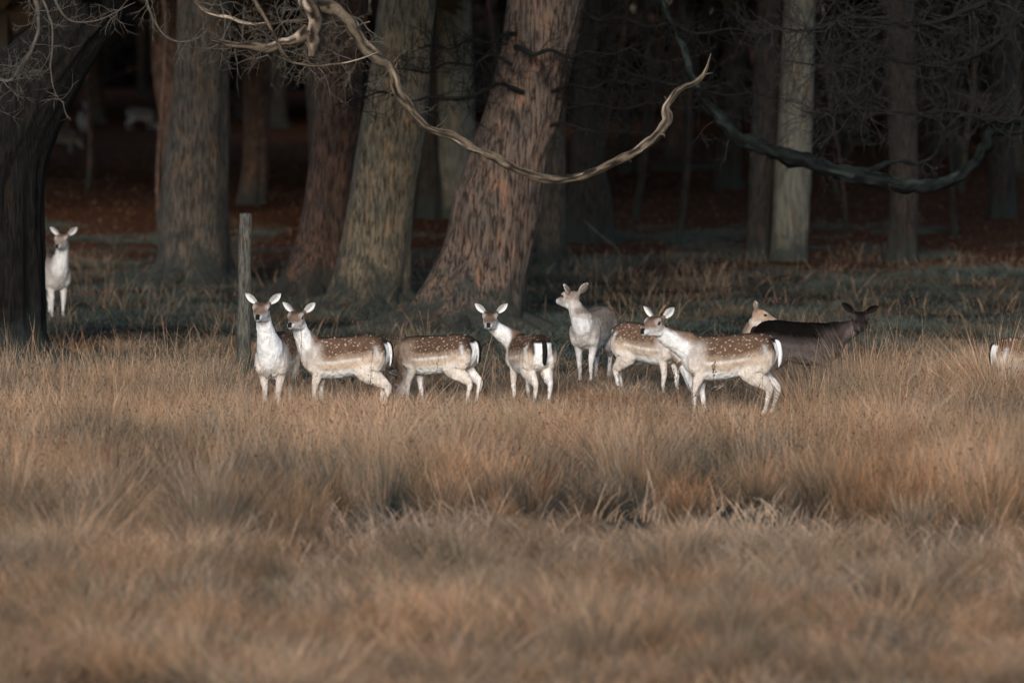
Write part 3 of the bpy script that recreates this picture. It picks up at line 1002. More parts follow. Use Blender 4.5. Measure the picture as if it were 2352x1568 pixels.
    hgt = (z - zc) / np.maximum(hh, .05)
    et = np.sqrt((y / np.maximum(ww, .04)) ** 2 + hgt ** 2) + np.maximum(0, x - .40) * 14 + np.maximum(0, -.59 - x) * 10
    ni, nd, nr = near(nk, np.maximum(rw, rh))
    nr = nr + np.maximum(0, .22 - tt[ni]) * 6
    hl = (V - hp) / HK
    hx, hy, hz = hl @ hf, hl @ hs, hl @ hu
    hr = np.sqrt((np.maximum(0, np.abs(hx - .11) - .12) / .08) ** 2 + (hy / .095) ** 2 + ((hz + .03) / .105) ** 2)
    lr = np.stack([near(q, r)[2] for q, r in legc], 1)
    lb = lr.min(1) + np.clip((z - .50) * 9, 0, 9)
    Wt = np.stack([np.exp(-6 * np.clip(e, 0, 6)) for e in (et, nr, hr, lb)], 1)
    Wt /= Wt.sum(1)[:, None]
    A = {k: np.array(v_) for k, v_ in cf.items() if k != 'spots'}

    def mix(a, b_, t):
        return a * (1 - t)[:, None] + b_ * t[:, None]
    one = np.ones((nv, 1))
    n1 = fbm(V * 9 + seed, 3, seed)
    n2 = fbm(V * 26 + seed, 2, seed + 3)
    # torso
    hq = hgt + .09 * n1 - (.12 if coat == 'black' else 0)
    ct = mix(one * A['belly'], one * A['flank'], smooth(-.72, -.42, hq))
    ct = mix(ct, one * (A['flank'] * .45 + A['back'] * .55), smooth(-.22, .02, hq))
    ct = mix(ct, one * A['back'], smooth(.0, .30, hq))
    if coat == 'spotted' or coat == 'tan':
        line = np.exp(-((hgt + .16 + .12 * (x - .05)) / .07) ** 2) * smooth(-.30, -.20, x) * (1 - smooth(.20, .30, x))
        ct = mix(ct, one * (A['belly'] * .9), line * .5)
        hip = np.exp(-((x + .46 - .35 * (z - .66)) / .028) ** 2) * smooth(.42, .5, z) * (1 - smooth(.76, .82, z))
        ct = mix(ct, one * (A['belly'] * .9), hip * .55)
    hmask = smooth(-.60, -.36, -x) * 0 + smooth(.30, .42, -x)
    ct = mix(ct, mix(one * A['leg'], one * A['flank'], smooth(.45, .62, z)), hmask * (1 - smooth(.55, .72, z + .05 * n1)))
    shoulder = smooth(.16, .32, x)
    ct = mix(ct, one * ((A['flank'] * .45 + A['back'] * .55) if graze else (A['neck'] * .45 + A['flank'] * .35 + A['back'] * .2)), shoulder * (1 - smooth(.45, .95, hgt)) * .8)
    ct = mix(ct, one * (A['neck'] if not graze else A['flank'] * .5 + A['back'] * .5), smooth(.40, .50, x) * (1 - smooth(.2, .8, hgt)))
    ct = mix(ct, one * A['dors'], smooth(.80, .97, hgt) * .85 * (1 - smooth(.05, .10, np.abs(y))))
    ct = mix(ct, one * A['dors'], smooth(.55, .85, hgt) * smooth(.30, .48, -x) * .5)
    # spots: rough rows along the flank
    if cf['spots'] > 0:
        ctr = []
        for row, hrow in enumerate((.95, .72, .50, .30, .12, -.04)):
            xx = -.54 + g.uniform(0, .05)
            while xx < .34:
                if row < 5 or xx < -.26:
                    ctr.append((xx + g.normal() * .014, hrow + g.normal() * .10, g.uniform(.0042, .0085)))
                xx += g.uniform(.028, .062)
        for k in range(20):
            ctr.append((g.uniform(-.5, -.28), g.uniform(-.45, .1), g.uniform(.006, .011)))
        ctr = np.array(ctr)
        cz = np.interp(ctr[:, 0], TX, TZ) + ctr[:, 1] * np.interp(ctr[:, 0], TX, TH)
        sp = np.zeros(nv)
        for cxx, czz, r in zip(ctr[:, 0], cz, ctr[:, 2]):
            # distance along the hide: height near the back counts less
            fl = 1.0
            dd = np.sqrt(((x - cxx) / 1.35) ** 2 + ((z - czz) * fl) ** 2) + .0025 * n2
            sp = np.maximum(sp, 1 - smooth(r * .65, r * 1.25, dd))
        sp *= (1 - .7 * smooth(.2, .36, x))
        ct = mix(ct, one * A['spot'], np.clip(sp * cf['spots'], 0, 1) * (.8 + .2 * np.sign(y + 1)))
    # rump
    rear = smooth(.15, .6, -Nn[:, 0]) * smooth(.44, .54, -x)
    white = rear * (1 - smooth(.115, .132, np.abs(y))) * (1 - smooth(.80, .83, z)) * smooth(.36, .44, z)
    dark = smooth(.05, .4, -Nn[:, 0]) * smooth(.40, .50, -x) * np.maximum(np.exp(-((np.abs(y) - .125) / .020) ** 2) * smooth(.62, .70, z), np.exp(-((z - .845) / .022) ** 2) * (np.abs(y) < .14)) * (z < .88)
    if coat != 'black':
        ct = mix(ct, one * (A['belly']), white)
        ct = mix(ct, one * np.array([.018, .013, .012]), dark * .95)
    # neck
    off = V - nk[ni]
    sidev, tgv = nside[ni], tg[ni]
    fr = np.cross(tgv, sidev)
    # throat looks forward and down from the body
    t7 = smooth(.15, .6, tt)
    thr = (1 - t7)[:, None] * np.array([-.35, 0, -1.0] if graze else [.8, 0, -.6]) + t7[:, None] * (hf * .8 - hu * .6)
    thr = thr - tg * (thr * tg).sum(1)[:, None]
    thr /= np.linalg.norm(thr, axis=1)[:, None] + 1e-6
    fa = (off * thr[ni]).sum(1) / (np.linalg.norm(off, axis=1) + 1e-6)
    cn = mix(one * A['nape'], one * (A['neck'] if not graze else A['nape'] * 1.4), smooth(-.75, .05, fa + .12 * n1))
    cn = mix(cn, one * (A['belly'] * (.5 if graze else .98)), smooth(.25, .8, fa) * .8)
    cn = mix(cn, one * A['dors'], smooth(.90, .99, -fa) * .5)
    # head
    ch = mix(one * A['cheek'], one * A['face'], smooth(-.050, .000, hz + .006 * n2))
    front = smooth(.015, .05, hz) * (1 - smooth(.045, .062, np.abs(hy)))
    ch = mix(ch, one * A['crown'], front * smooth(-.02, .03, hx) * (1 - smooth(.10, .16, hx)) * .9)
    ch = mix(ch, one * (A['face'] * .9), front * smooth(.12, .17, hx) * .5)
    eye_d = np.sqrt((hx - .095) ** 2 + (hz - .012) ** 2 + ((np.abs(hy) - .078) * .7) ** 2)
    ch = mix(ch, one * (A['cheek'] * 1.12), np.exp(-((eye_d - .032) / .014) ** 2) * .5)
    ch = mix(ch, one * np.array([.02, .014, .012]), 1 - smooth(.013, .019, eye_d))
    ch = mix(ch, one * A['belly'], smooth(.04, .075, -hz - .02) * (1 - smooth(.24, .26, hx)) * .85)
    muz = smooth(.205, .225, hx)
    ch = mix(ch, one * (A['belly'] if coat != 'black' else A['cheek']), muz * np.maximum(smooth(.014, .024, np.abs(hy)) * smooth(.022, .036, -hz), smooth(.062, .070, -hz)))
    nose = smooth(.240, .252, hx) * (1 - smooth(.020, .026, np.abs(hy))) * (1 - smooth(.062, .070, -hz))
    ch = mix(ch, one * np.array([.018, .014, .014]), nose)
    ch = mix(ch, one * np.array([.06, .045, .04]), smooth(.20, .22, hx) * np.exp(-((hz + .072) / .005) ** 2) * .6)
    # legs
    inner = smooth(.0, .5, -Nn[:, 1] * np.sign(y))
    cl = mix(one * A['leg'], one * A['belly'], np.clip(inner * .6 + .6 * (1 - smooth(.12, .34, z)), 0, 1))
    cl = mix(cl, one * np.array([.03, .024, .02]), 1 - smooth(.022, .04, z))
    col = ct * Wt[:, :1] + cn * Wt[:, 1:2] + ch * Wt[:, 2:3] + cl * Wt[:, 3:4]
    n3 = fbm(V * np.array([34, 34, 13]) + seed, 2, seed + 11)
    col = np.clip(col * (1 + .10 * n2 + .10 * n1 + .13 * n3)[:, None], 0, .9)
    # ruffled winter coat
    V = V + Nn * ((.0035 * n2 + .004 * n3) * (1 - Wt[:, 2]))[:, None]
    out = MB()
    out.add(V, F, col)
    # ears: cupped leaves, pale inside
    for k, sg in enumerate((-1, 1)):
        d = hs * sg * .80 * ear[k] + hu * (.68 if ear[k] <= 1 else .42) - hf * .10
        d /= np.linalg.norm(d)
        opn = hf * .88 + hs * sg * .42
        opn -= d * np.dot(opn, d)
        opn /= np.linalg.norm(opn)
        wd = np.cross(d, opn)
        rootp = hp + hs * sg * .076 + hu * .062 - hf * .012
        us = np.linspace(0, 1, 12)
        vs = np.linspace(-1, 1, 9)
        wdt = .045 * np.interp(us, [0, .15, .4, .6, .8, .93, 1], [.45, .75, 1.0, .95, .66, .32, .03])
        for layer in (0, 1):
            pv, pc = [], []
            for ui, u in enumerate(us):
                for vv in vs:
                    cup = .030 * math.sin(math.pi * min(1, u * .9 + .08)) * (1 - vv * vv)
                    p = rootp + d * (u * .172) + wd * (wdt[ui] * vv) - opn * (cup + (.006 if layer else 0) * (1 - .8 * abs(vv)))
                    pv.append(p)
                    if layer == 0:
                        c0 = A['belly'] * (.92 if coat != 'black' else .14) * (.72 + .28 * abs(vv)) * (.8 + .2 * min(1, u * 2))
                        if abs(vv) < .35 and .15 < u < .72:
                            c0 = c0 * .62
                    else:
                        c0 = A['nape'] * .9 if u < .82 else A['belly'] * .7
                        if abs(vv) > .85:
                            c0 = A['belly'] * (.8 if coat != 'black' else .12)
                    pc.append(c0)
            n_ = len(vs)
            ff = [(i * n_ + j, i * n_ + j + 1, (i + 1) * n_ + j + 1, (i + 1) * n_ + j) for i in range(11) for j in range(n_ - 1)]
            if layer == (0 if sg > 0 else 1):
                ff = [q[::-1] for q in ff]
            out.add(np.array(pv), ff, np.array(pc))
    # tail
    tl = catmull([(-.520, 0, .830), (-.572, tail * .01, .812), (-.596, tail * .02, .72), (-.594, tail * .03, .62), (-.580, tail * .03, .54)], 5)
    tu = np.linspace(0, 1, len(tl))
    k0 = out.n
    tb = MB()
    t = np.gradient(tl, axis=0)
    t /= np.linalg.norm(t, axis=1)[:, None]
    sd_ = np.tile([0, 1.0, 0], (len(tl), 1))
    tb.loft(tl, sd_, np.cross(sd_, t), np.interp(tu, [0, .2, .6, .9, 1], [.022, .033, .036, .028, .008]), np.interp(tu, [0, .3, .8, 1], [.022, .026, .022, .006]), 14)
    tv = tb.v[0] + .004 * vnoise(tb.v[0] * 60, 5)[:, None]
    rel = tv[:, 0] - np.interp(tv[:, 2], tl[::-1, 2], tl[::-1, 0])
    blk = smooth(-.004, .008, -rel) * (1 - smooth(.022, .030, np.abs(tv[:, 1]) - (0 if tail else .010)))
    if coat == 'black':
        blk = np.ones(len(tv))
    tc_ = A['belly'][None] * (1 - blk)[:, None] + np.array([[.016, .012, .011]]) * blk[:, None]
    out.add(tv, tb.f, tc_)
    me = out.mesh('body', M_fur)
    set_col(me, np.vstack(out.c))
    obj('body', me, root)
    for sg in (-1, 1):
        eb = MB()
        a = np.linspace(0, math.pi, 8)
        r = .0165
        cn_ = np.zeros((8, 3))
        cn_[:, 2] = -np.cos(a) * r
        eb.loft(cn_, np.tile([1, 0, 0], (8, 1)), np.tile([0, 1, 0], (8, 1)), np.sin(a) * r + .0005, np.sin(a) * r + .0005, 12)
        e = obj('eye', eb.mesh('eye', M_eye), root)
        e.location = Vector(hp + (hf * .104 + hs * sg * .0745 + hu * .014) * HK)
    tag(root, label, 'deer', group)
    return root


deer('doe with an all white chest standing head on beside the wooden post', 634, 67.7, 263, 1.04, (604, 709), -.60, -9, 6, seed=1, stride=(0.02, -.05, .05, -.04))
deer('white throated spotted doe side on behind a leaning dark weed stalk', 786, 68.0, 176, 1.0, (686, 728), -.14, -18, 6, seed=2, stride=(.02, -.06, -.04, .03))
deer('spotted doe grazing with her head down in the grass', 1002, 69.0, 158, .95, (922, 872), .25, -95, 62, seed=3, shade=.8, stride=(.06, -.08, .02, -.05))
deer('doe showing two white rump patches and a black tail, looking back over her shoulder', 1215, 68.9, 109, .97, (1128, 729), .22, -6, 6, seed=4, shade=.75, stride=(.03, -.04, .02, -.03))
deer('grey brown doe turning her head away, standing behind the others', 1360, 73.3, 253, 1.03, (1319, 683), -.40, -140, 0, 'grey', seed=5, stride=(.02, -.05, 0, 0))
deer('spotted doe half hidden behind the neck of the large spotted doe', 1494, 70.8, -38, .98, (1630, 905), -.55, 75, 60, seed=6, shade=1.1, stride=(.05, -.05, -.05, .03))
deer('large spotted doe side on with half closed eyes and a plain white tail', 1668, 67.3, 179, 1.07, (1512, 741), -.16, -36, 6, seed=7, stride=(.05, -.07, .04, -.05), tail=1)
deer('tan young doe in profile with only head and neck showing above the black doe', 1740, 72.5, -95, .93, (1737, 722), -.42, 92, 10, 'tan', seed=8)
deer('black doe standing in tall grass with ears held out sideways', 1842, 70.2, -4, 1.05, (1974, 729), -.16, 3, 12, 'black', seed=9, ear=(1.0, 1.25))
deer('spotted doe walking off behind tall grass with only her rump showing', 2378, 68.6, 9, .93, (2500, 740), .0, 60, 8, seed=10, stride=(.03, 0, .04, -.06))
deer('lone grey doe standing beside the dark oak trunk', 120, 87.7, -70, 1.06, (146, 549), -.45, -14, 8, 'grey', seed=11, voxel=.011, group='fallow deer herd', stride=(.0, -.02, .05, -.05))
deer('small far doe grazing in the dark wood, all four legs showing', 328, 206.0, -12, .95, (362, 285), -.1, 80, 60, 'grey', seed=12, voxel=.02, shade=.45, group='deer deep in the wood', stride=(.08, -.06, .06, -.06))  # this doe and the next two have forest shade painted into the coat
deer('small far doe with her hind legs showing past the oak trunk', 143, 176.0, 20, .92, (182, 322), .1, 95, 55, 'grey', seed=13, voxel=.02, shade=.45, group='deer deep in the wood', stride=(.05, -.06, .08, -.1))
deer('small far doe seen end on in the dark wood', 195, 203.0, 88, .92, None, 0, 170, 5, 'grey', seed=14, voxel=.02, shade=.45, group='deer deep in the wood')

# ------------------------------------------------------------------ grass
kinds = bpy.data.collections.new('grass_kinds')


def tuft(name, nbl, hgt, spread, lean, width, tip, foot, seed, arch=.35, heads=0.0, curl=.0, wind=.03, centres=5, patch=.36):
    g = np.random.default_rng(seed)
    cc_ = [patch * math.sqrt((q + .5) / centres) * np.array([math.cos(q * 2.4 + seed), math.sin(q * 2.4 + seed), 0]) + g.normal(size=3) * np.array([.05, .05, 0]) for q in range(centres)]
    ch_ = g.uniform(.72, 1.12, centres)
    cs_ = g.uniform(.62, 1.2, centres)
    S = 4
    vs, fs, cs = [], [], []
    n0 = 0
    for k in range(nbl):
        r = spread * math.sqrt(g.uniform())
        th = g.uniform(0, 6.283)
        ci_ = k % centres
        p0 = np.array([r * math.cos(th), r * math.sin(th), -.03]) + cc_[ci_]
        out_ = np.array([math.cos(th), math.sin(th), 0]) * lean * (r / spread) + np.array([g.normal() * lean * .5 + wind, g.normal() * lean * .5, 0])
        h = hgt * g.uniform(.42, 1.15) * ch_[ci_]
        ar = arch * g.uniform(.2, 1.6)
        w = width * g.uniform(.6, 1.3)
        fa = g.uniform(0, 3.14)
        side = np.array([math.cos(fa), math.sin(fa), 0])
        sh = g.uniform(.42, 1.35) * cs_[ci_]
        green = g.uniform() < .22
        tp = np.array(tip) * sh * (np.array([.55, .72, .8]) if green else 1)
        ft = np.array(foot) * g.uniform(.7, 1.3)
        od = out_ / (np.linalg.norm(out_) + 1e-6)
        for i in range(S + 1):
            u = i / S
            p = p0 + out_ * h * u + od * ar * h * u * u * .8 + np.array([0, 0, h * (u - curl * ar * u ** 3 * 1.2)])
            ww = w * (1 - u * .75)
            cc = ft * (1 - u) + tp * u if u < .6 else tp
            if i < S:
                vs += [p - side * ww / 2, p + side * ww / 2]
                cs += [cc, cc]
            else:
                vs.append(p)
                cs.append(cc)
        for i in range(S - 1):
            a = n0 + 2 * i
            fs.append((a, a + 1, a + 3, a + 2))
        a = n0 + 2 * (S - 1)
        fs.append((a, a + 1, a + 2))
        n0 += 2 * S + 1
        if g.uniform() < heads:
            u = g.uniform(.72, .95)
            p = p0 + out_ * h * u + od * ar * h * u * u * .8 + np.array([0, 0, h * (u - curl * ar * u ** 3 * 1.2)])
            q = g.uniform(.006, .010)
            for dv in ((1, 0, 0), (-1, 0, 0), (0, 1, 0), (0, -1, 0), (0, 0, 1.3), (0, 0, -1.3)):
                vs.append(p + np.array(dv) * q)
                cs.append(np.array([.06, .035, .022]) * g.uniform(.6, 1.3))
            for t3 in ((0, 2, 4), (2, 1, 4), (1, 3, 4), (3, 0, 4), (2, 0, 5), (1, 2, 5), (3, 1, 5), (0, 3, 5)):
                fs.append(tuple(n0 + t for t in t3))
            n0 += 6
    me = mesh_from(name, vs, fs, M_grass, False)
    set_col(me, np.array(cs))
    o = bpy.data.objects.new(name, me)
    kinds.objects.link(o)
    return o


STRAW, RUST, PALE = (.54, .355, .225), (.47, .265, .145), (.66, .48, .345)
FOOT, GFOOT = (.060, .046, .032), (.024, .031, .029)  # brown and rush-green feet, with shade between stems painted in as well
names = []
# 0-3 upright rush tussocks, 4-6 tangled straw, 7-8 pale bent, 9-10 short turf, 11 long sparse stems
for i in range(4):
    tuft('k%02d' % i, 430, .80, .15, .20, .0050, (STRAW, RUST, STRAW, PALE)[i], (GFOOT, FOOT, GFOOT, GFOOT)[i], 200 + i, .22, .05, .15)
for i in range(4, 7):
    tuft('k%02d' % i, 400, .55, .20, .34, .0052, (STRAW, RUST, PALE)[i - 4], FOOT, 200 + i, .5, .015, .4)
for i in range(7, 9):
    tuft('k%02d' % i, 380, .36, .22, .6, .0056, (PALE, STRAW)[i - 7], FOOT, 200 + i, .8, 0, .55, .1)
for i in range(9, 11):
    tuft('k%02d' % i, 330, .16, .24, .5, .009, ((.115, .145, .128), (.23, .165, .11))[i - 9], (.035, .044, .040), 200 + i, .7, 0, .4, patch=.5, centres=7)
tuft('k11', 22, .75, .26, .13, .0066, (.56, .41, .29), (.16, .115, .08), 211, .3, .3, .2)


for i in range(12, 15):
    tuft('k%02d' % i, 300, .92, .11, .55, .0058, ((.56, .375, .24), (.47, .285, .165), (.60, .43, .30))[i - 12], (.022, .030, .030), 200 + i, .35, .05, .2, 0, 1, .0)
for i in range(2):
    tuft('k%02d' % (16 + i), 300, .80, .11, .5, .0060, ((.075, .098, .095), (.16, .135, .10))[i], (.014, .020, .021), 240 + i, .3, .03, .15, 0, 1, .0)  # dark blue-green rush, coloured deep to stand for shaded hollows too
tuft('k15', 26, .40, .25, .5, .013, (.62, .50, .39), (.34, .25, .18), 230, .5, 0, .5, .05, 5, .4)


def scatter(name, label, pts, rot, scl, idx):
    me = bpy.data.meshes.new(name)
    me.vertices.add(len(pts))
    me.vertices.foreach_set('co', np.asarray(pts, float).ravel())
    a = me.attributes.new('rot', 'FLOAT_VECTOR', 'POINT')
    a.data.foreach_set('vector', np.asarray(rot, float).ravel())
    a = me.attributes.new('scl', 'FLOAT_VECTOR', 'POINT')
    a.data.foreach_set('vector', np.asarray(scl, float).ravel())
    a = me.attributes.new('idx', 'INT', 'POINT')
    a.data.foreach_set('value', np.asarray(idx, int))
    me.materials.append(M_grass)
    o = obj(name, me)
    ng = bpy.data.node_groups.new(name, 'GeometryNodeTree')
    ng.interface.new_socket('Geometry', in_out='INPUT', socket_type='NodeSocketGeometry')
    ng.interface.new_socket('Geometry', in_out='OUTPUT', socket_type='NodeSocketGeometry')
    gi, go = ng.nodes.new('NodeGroupInput'), ng.nodes.new('NodeGroupOutput')
    ci = ng.nodes.new('GeometryNodeCollectionInfo')
    ci.inputs['Collection'].default_value = kinds
    ci.inputs['Separate Children'].default_value = True
    ci.inputs['Reset Children'].default_value = True
    ip = ng.nodes.new('GeometryNodeInstanceOnPoints')
    ip.inputs['Pick Instance'].default_value = True

    def na(nm, dt):
        q = ng.nodes.new('GeometryNodeInputNamedAttribute')
        q.data_type = dt
        q.inputs['Name'].default_value = nm
        return q.outputs['Attribute']
    ng.links.new(gi.outputs[0], ip.inputs['Points'])
    ng.links.new(ci.outputs[0], ip.inputs['Instance'])
    ng.links.new(na('idx', 'INT'), ip.inputs['Instance Index'])
    ng.links.new(na('rot', 'FLOAT_VECTOR'), ip.inputs['Rotation'])
    ng.links.new(na('scl', 'FLOAT_VECTOR'), ip.inputs['Scale'])
    ng.links.new(ip.outputs[0], go.inputs[0])
    md = o.modifiers.new('scatter', 'NODES')
    md.node_group = ng
    tag(o, label, 'grass', kind='stuff')
    return o


g = np.random.default_rng(5)


def field(n, D0, D1, margin=1.6):
    D = np.sqrt(g.uniform(D0 ** 2, D1 ** 2, n))
    x = g.uniform(-1, 1, n) * (.0905 * D + margin)
    return x, D


def put(x, D, kind, hs, ws=None):
    n = len(x)
    z = ground_h(x, D)
    rot = np.stack([g.normal(size=n) * .06, g.normal(size=n) * .06, g.uniform(-3.14, 3.14, n)], 1)
    ws = np.full(n, 1.0) if ws is None else ws
    return np.stack([x, D, z], 1), rot, np.stack([ws, ws, hs], 1), kind


sets = []
# --- main stand, 40..72 m
x, D = field(2500, 38.5, 72.5)
xd = W / 2 + x / D * FPX
clump = fbm(np.stack([x * .55, D * .32, x * 0], 1), 3, 44)
fine = fbm(np.stack([x * 1.7, D * 1.1, x * 0 + 9], 1), 2, 47)
left, right = 1 - smooth(420, 640, xd), smooth(1790, 1960, xd)
mid = 1 - np.maximum(left, right)
hh = np.zeros(len(x))
# target heights in metres by distance
h_deer = .20 * mid + .34 * left + .62 * right
h_near = .44 * mid + .55 * left + .78 * right
h_tus = .62 * mid + .56 * left + .70 * right
h_gap = .17 * (1 - left) + .42 * left
h_fore = .36
w1 = smooth(64.5, 66.5, D)
w2 = smooth(59.5, 62.5, D)
w3 = smooth(53.0, 54.8, D + 2.6 * clump + .8 * fine)
w4 = smooth(49.0, 51.5, D)
hh = h_fore * (1 - w4) + (h_gap * w4) * (1 - w3)
hh = np.where(w3 > 0, (h_fore * (1 - w4) + h_gap * w4) * (1 - w3) + (h_tus * (1 - w2) + (h_near * (1 - w1) + h_deer * w1) * w2) * w3, hh)
hh = hh * (1 + .28 * clump + .14 * fine)
hh = np.clip(hh, .10, .95)
dens = np.ones(len(x))
dens *= 1 - .8 * smooth(.05, .35, -clump) * np.where(D > 50, 1, .6)
dens *= np.where((D > 65.5) & (mid > .5), .55, 1)
dens *= np.where((D > 70.5), 1 - smooth(70.5, 72.5, D), 1)
keep = g.uniform(size=len(x)) < dens
x, D, hh, fine, clump, w3, w4 = (q[keep] for q in (x, D, hh, fine, clump, w3, w4))
n = len(x)
u = g.uniform(size=n)
tall = hh > .42
low = hh < .27
kind = np.where(tall, np.where(u < .78, g.integers(0, 4, n), g.integers(4, 7, n)), np.where(low, np.where(u < .6, g.integers(7, 9, n), g.integers(4, 7, n)), np.where(u < .75, g.integers(4, 7, n), g.integers(0, 4, n))))
ref = np.array([.80] * 4 + [.55] * 3 + [.36] * 2 + [.16] * 2 + [.75] + [.92] * 3 + [.4] + [.8] * 2)
kind = np.where((kind == 5) & (D < 52) & (g.uniform(size=n) < .7), 6, kind)
sets.append(put(x, D, kind, hh / ref[kind] * g.uniform(.85, 1.15, n), g.uniform(.85, 1.25, n)))
# --- big rush tussocks standing out of the stand
x, D = [], []
for q in range(4000):
    a_, b2 = field(1, 40, 68, 1.0)
    a_, b2 = a_[0], b2[0]
    xd_ = W / 2 + a_ / b2 * FPX
    if 49.0 < b2 < 53.0 and xd_ > 700:
        continue
    if b2 > 62.5 and 500 < xd_ < 1850:
        continue
    if all((a_ - c1) ** 2 + ((b2 - c2) * .8) ** 2 > .62 for c1, c2 in zip(x, D)):
        x.append(a_)
        D.append(b2)
x, D = np.array(x), np.array(D)
hs_ = g.uniform(.7, 1.2, len(x)) * np.where(D < 50, .72, 1) * np.where((D > 59) & (D < 63), .8, 1)
kd = g.integers(12, 15, len(x))
ud = g.uniform(size=len(x))
kd = np.where(ud < np.where((D > 52.5) & (D < 59.5), .62, np.where(D < 50, .30, .22)), g.integers(16, 18, len(x)), kd)
sets.append(put(x, D, kd, hs_, g.uniform(.7, 1.15, len(x))))
sets.append(put(x + g.normal(size=len(x)) * .1, D + g.normal(size=len(x)) * .1, g.integers(0, 4, len(x)), hs_ * .9, np.full(len(x), .55)))
x, D = field(330, 44, 56, 1.0)
sets.append(put(x, D, np.full(len(x), 15), g.uniform(.6, 1.5, len(x)), g.uniform(.8, 1.3, len(x))))
# --- long single stems over the stand
x, D = field(1150, 55, 73)
sets.append(put(x, D, np.full(len(x), 11), np.where((D > 63) & (np.abs(W / 2 + x / D * FPX - 1180) < 640), g.uniform(.3, .6, len(x)), g.uniform(.7, 1.25, len(x)))))
P = [np.concatenate(q) for q in zip(*sets)]
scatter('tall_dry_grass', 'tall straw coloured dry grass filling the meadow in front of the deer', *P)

# --- rough turf at the wood edge
sets = []
x, D = field(2100, 70, 122, 2.5)
pt = fbm(np.stack([x * .5, D * .25, x * 0], 1), 3, 61)
k = g.uniform(size=len(x)) < np.clip(1.25 - smooth(84, 116, D) * 1.1 + .35 * pt, .04, 1)
x, D, pt = x[k], D[k], pt[k]
kind = np.where(g.uniform(size=len(x)) < .66 + .35 * pt, 9, 10)
sets.append(put(x, D, kind, g.uniform(.4, 1.3, len(x)) * np.where(pt > .1, 1.2, .75), g.uniform(.8, 1.3, len(x))))
for r_, e_, m_ in ROOTS:
    n_ = 34
    a_ = g.uniform(math.pi, 2 * math.pi, n_)
    w_ = (at(e_[1][2], e_[1][0], r_.location.y).x - at(e_[1][1], e_[1][0], r_.location.y).x) / 2
    q_ = w_ * g.uniform(.95, 1.5, n_)
    cxx = (at(e_[1][2], e_[1][0], r_.location.y).x + at(e_[1][1], e_[1][0], r_.location.y).x) / 2
    sets.append(put(cxx + np.cos(a_) * q_, r_.location.y + np.sin(a_) * q_, g.choice([9, 9, 10], n_), g.uniform(.5, 1.1, n_), g.uniform(.4, .8, n_)))
x, D = field(330, 72, 106, 2.5)
sets.append(put(x, D, np.full(len(x), 11), g.uniform(.2, .7, len(x)), g.uniform(.8, 1.5, len(x))))
x, D = field(70, 71, 80, 2.0)
sets.append(put(x, D, g.integers(4, 7, len(x)), g.uniform(.4, .75, len(x)), g.uniform(.8, 1.2, len(x))))
P = [np.concatenate(q) for q in zip(*sets)]
scatter('rough_turf', 'short dull green turf with brown tufts along the edge of the wood', *P)

# --- fallen leaves
n = 60000
D = np.sqrt(g.uniform(74 ** 2, 190 ** 2, n))
x = g.uniform(-1, 1, n) * (.0905 * D + 3)
pt = fbm(np.stack([x * .4, D * .2, x * 0], 1), 3, 71)
k = g.uniform(size=n) < np.clip(.25 + smooth(80, 100, D) * .6 + .5 * pt, .05, 1)
x, D = x[k], D[k]
n = len(x)
z = ground_h(x, D) + g.uniform(.01, .06, n)
a = g.normal(size=(n, 3)) * np.array([1, 1, .45])
a /= np.linalg.norm(a, axis=1)[:, None]
b_ = np.cross(a, g.normal(size=(n, 3)) * .5 + np.array([0, 0, 1]))
b_ /= np.linalg.norm(b_, axis=1)[:, None]
s = g.uniform(.018, .042, n)[:, None]
p = np.stack([x, D, z], 1)
v = np.stack([p - a * s, p + b_ * s * .6, p + a * s + np.array([0, 0, .015]), p - b_ * s * .6], 1).reshape(-1, 3)
me = mesh_from('leaf_litter', v, np.arange(4 * n).reshape(n, 4).tolist(), M_leaf, False)
lc = np.array([[.14, .066, .036], [.085, .044, .027], [.19, .11, .066], [.045, .027, .02]])[g.integers(0, 4, n)] * g.uniform(.7, 1.2, n)[:, None]
set_col(me, np.repeat(lc, 4, 0))
tag(obj('leaf_litter', me), 'rusty brown fallen leaves strewn over the floor of the wood', 'leaves', kind='stuff')

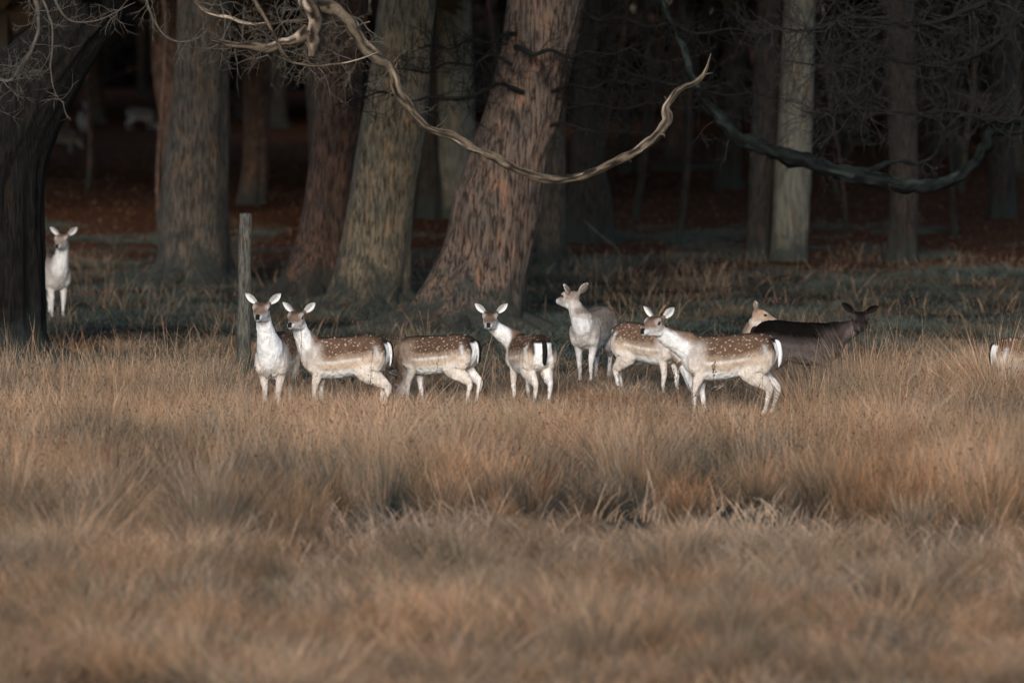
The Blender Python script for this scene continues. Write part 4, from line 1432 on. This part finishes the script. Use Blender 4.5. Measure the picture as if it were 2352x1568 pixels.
# ------------------------------------------------------------------ dry weed stalks standing among the deer
def weed(label, base, top, D, bend=0.0, seeds=20, col=(.075, .046, .032), rad=.0040, seed=0, u0=.4, branch=2):
    g = np.random.default_rng(seed + 500)
    b0 = at(base[0], base[1], D)
    t0 = at(top[0], top[1], D + g.normal() * .1)
    b0 = np.array([b0.x, D, -.03])
    t0 = np.array(t0)
    mid_ = (b0 + t0) / 2 + np.array([bend, 0, 0])
    pts = catmull([b0, mid_, t0], 10)
    root = empty('dried_weed', Vector(b0))
    mb = MB()
    mb.tube(pts - b0, np.linspace(rad, rad * .4, len(pts)), 6, ref=(0, 1, 0))
    obj('stalk', mb.mesh('stalk', M_weed), root)
    set_col(root.children[0].data, np.tile(np.array(col), (len(root.children[0].data.vertices), 1)))
    if seeds:
        sb = MB()
        lines = [pts]
        for k in range(branch):
            i = int(g.uniform(.45, .8) * (len(pts) - 1))
            e = pts[i] + np.array([g.uniform(-.08, .08), g.uniform(-.05, .05), g.uniform(.08, .18)])
            ln = catmull([pts[i], (pts[i] + e) / 2 + g.normal(size=3) * .01, e], 5)
            sb.tube(ln - b0, np.full(len(ln), rad * .5), 5, ref=(0, 1, 0))
            lines.append(ln)
        for k in range(seeds):
            ln = lines[g.integers(0, len(lines))]
            u = g.uniform(u0, 1) if ln is pts else g.uniform(.2, 1)
            p = ln[int(u * (len(ln) - 1))] + g.normal(size=3) * .014 - b0
            q = g.uniform(.004, .008)
            vv = np.array([(1, 0, 0), (-1, 0, 0), (0, 1, 0), (0, -1, 0), (0, 0, 1.4), (0, 0, -1.4)]) * q + p
            sb.add(vv, [(0, 2, 4), (2, 1, 4), (1, 3, 4), (3, 0, 4), (2, 0, 5), (1, 2, 5), (3, 1, 5), (0, 3, 5)])
        o = obj('seed_cluster', sb.mesh('seed_cluster', M_weed, False), root)
        tag(o, kind='stuff')
        set_col(o.data, np.tile(np.array(col) * .9, (len(o.data.vertices), 1)))
    return tag(root, label, 'weed', 'dried weed stalks')


weed('dark seeded weed stalk leaning in front of the white throated spotted doe', (672, 925), (694, 738), 66.6, .03, 14, seed=1, branch=0)
weed('dark seed laden weed before the legs of the white chested doe', (628, 950), (622, 835), 66.3, 0, 34, seed=2, u0=.2)
weed('short dark weed stalk before the belly of the white throated spotted doe', (842, 940), (857, 800), 66.5, 0, 14, seed=3, branch=1)
weed('dark weed stalk crossing the flank of the grazing doe', (980, 950), (1010, 800), 67.2, .02, 12, col=(.09, .05, .03), seed=4, branch=1)
weed('bent bare straw stalk between the grazing doe and the doe looking back', (1092, 900), (1135, 752), 67.6, -.02, 0, col=(.30, .19, .12), rad=.007, seed=5)
weed('upright bare straw stalk under the head of the doe looking back', (1128, 900), (1133, 800), 67.5, 0, 0, col=(.30, .20, .13), rad=.005, seed=6)
weed('dark seeded weed in front of the chest of the large spotted doe', (1556, 960), (1556, 838), 65.9, 0, 30, col=(.10, .055, .03), seed=7)
weed('dark seeded weed in front of the shoulder of the large spotted doe', (1593, 965), (1590, 848), 65.8, 0, 34, col=(.08, .045, .028), seed=8)
weed('dark seeded weed in front of the belly of the large spotted doe', (1638, 960), (1640, 822), 65.9, 0, 34, col=(.06, .035, .024), seed=9)
weed('thin dark weed in front of the hind leg of the large spotted doe', (1748, 960), (1752, 850), 65.9, 0, 16, col=(.10, .06, .04), seed=10, branch=1)
weed('pale curved grass stalk crossing the body of the black doe', (1868, 920), (1880, 778), 68.9, -.03, 0, col=(.34, .25, .19), rad=.004, seed=11)
weed('pale straight grass stalk crossing the shoulder of the black doe', (1928, 925), (1912, 790), 68.9, .01, 0, col=(.36, .26, .19), rad=.004, seed=12)
weed('tall tan grass stalk rising beside the head of the black doe', (2012, 900), (2030, 742), 69.0, 0, 4, col=(.26, .17, .11), rad=.004, seed=13, branch=0)
weed('tall tan grass stalk standing right of the black doe', (2040, 900), (2062, 730), 69.3, .01, 4, col=(.26, .17, .11), rad=.004, seed=14, branch=0)
weed('dark seeded weed in front of the rump at the right hand end of the herd', (2330, 930), (2300, 810), 66.8, .02, 16, col=(.12, .07, .045), seed=15, branch=1)
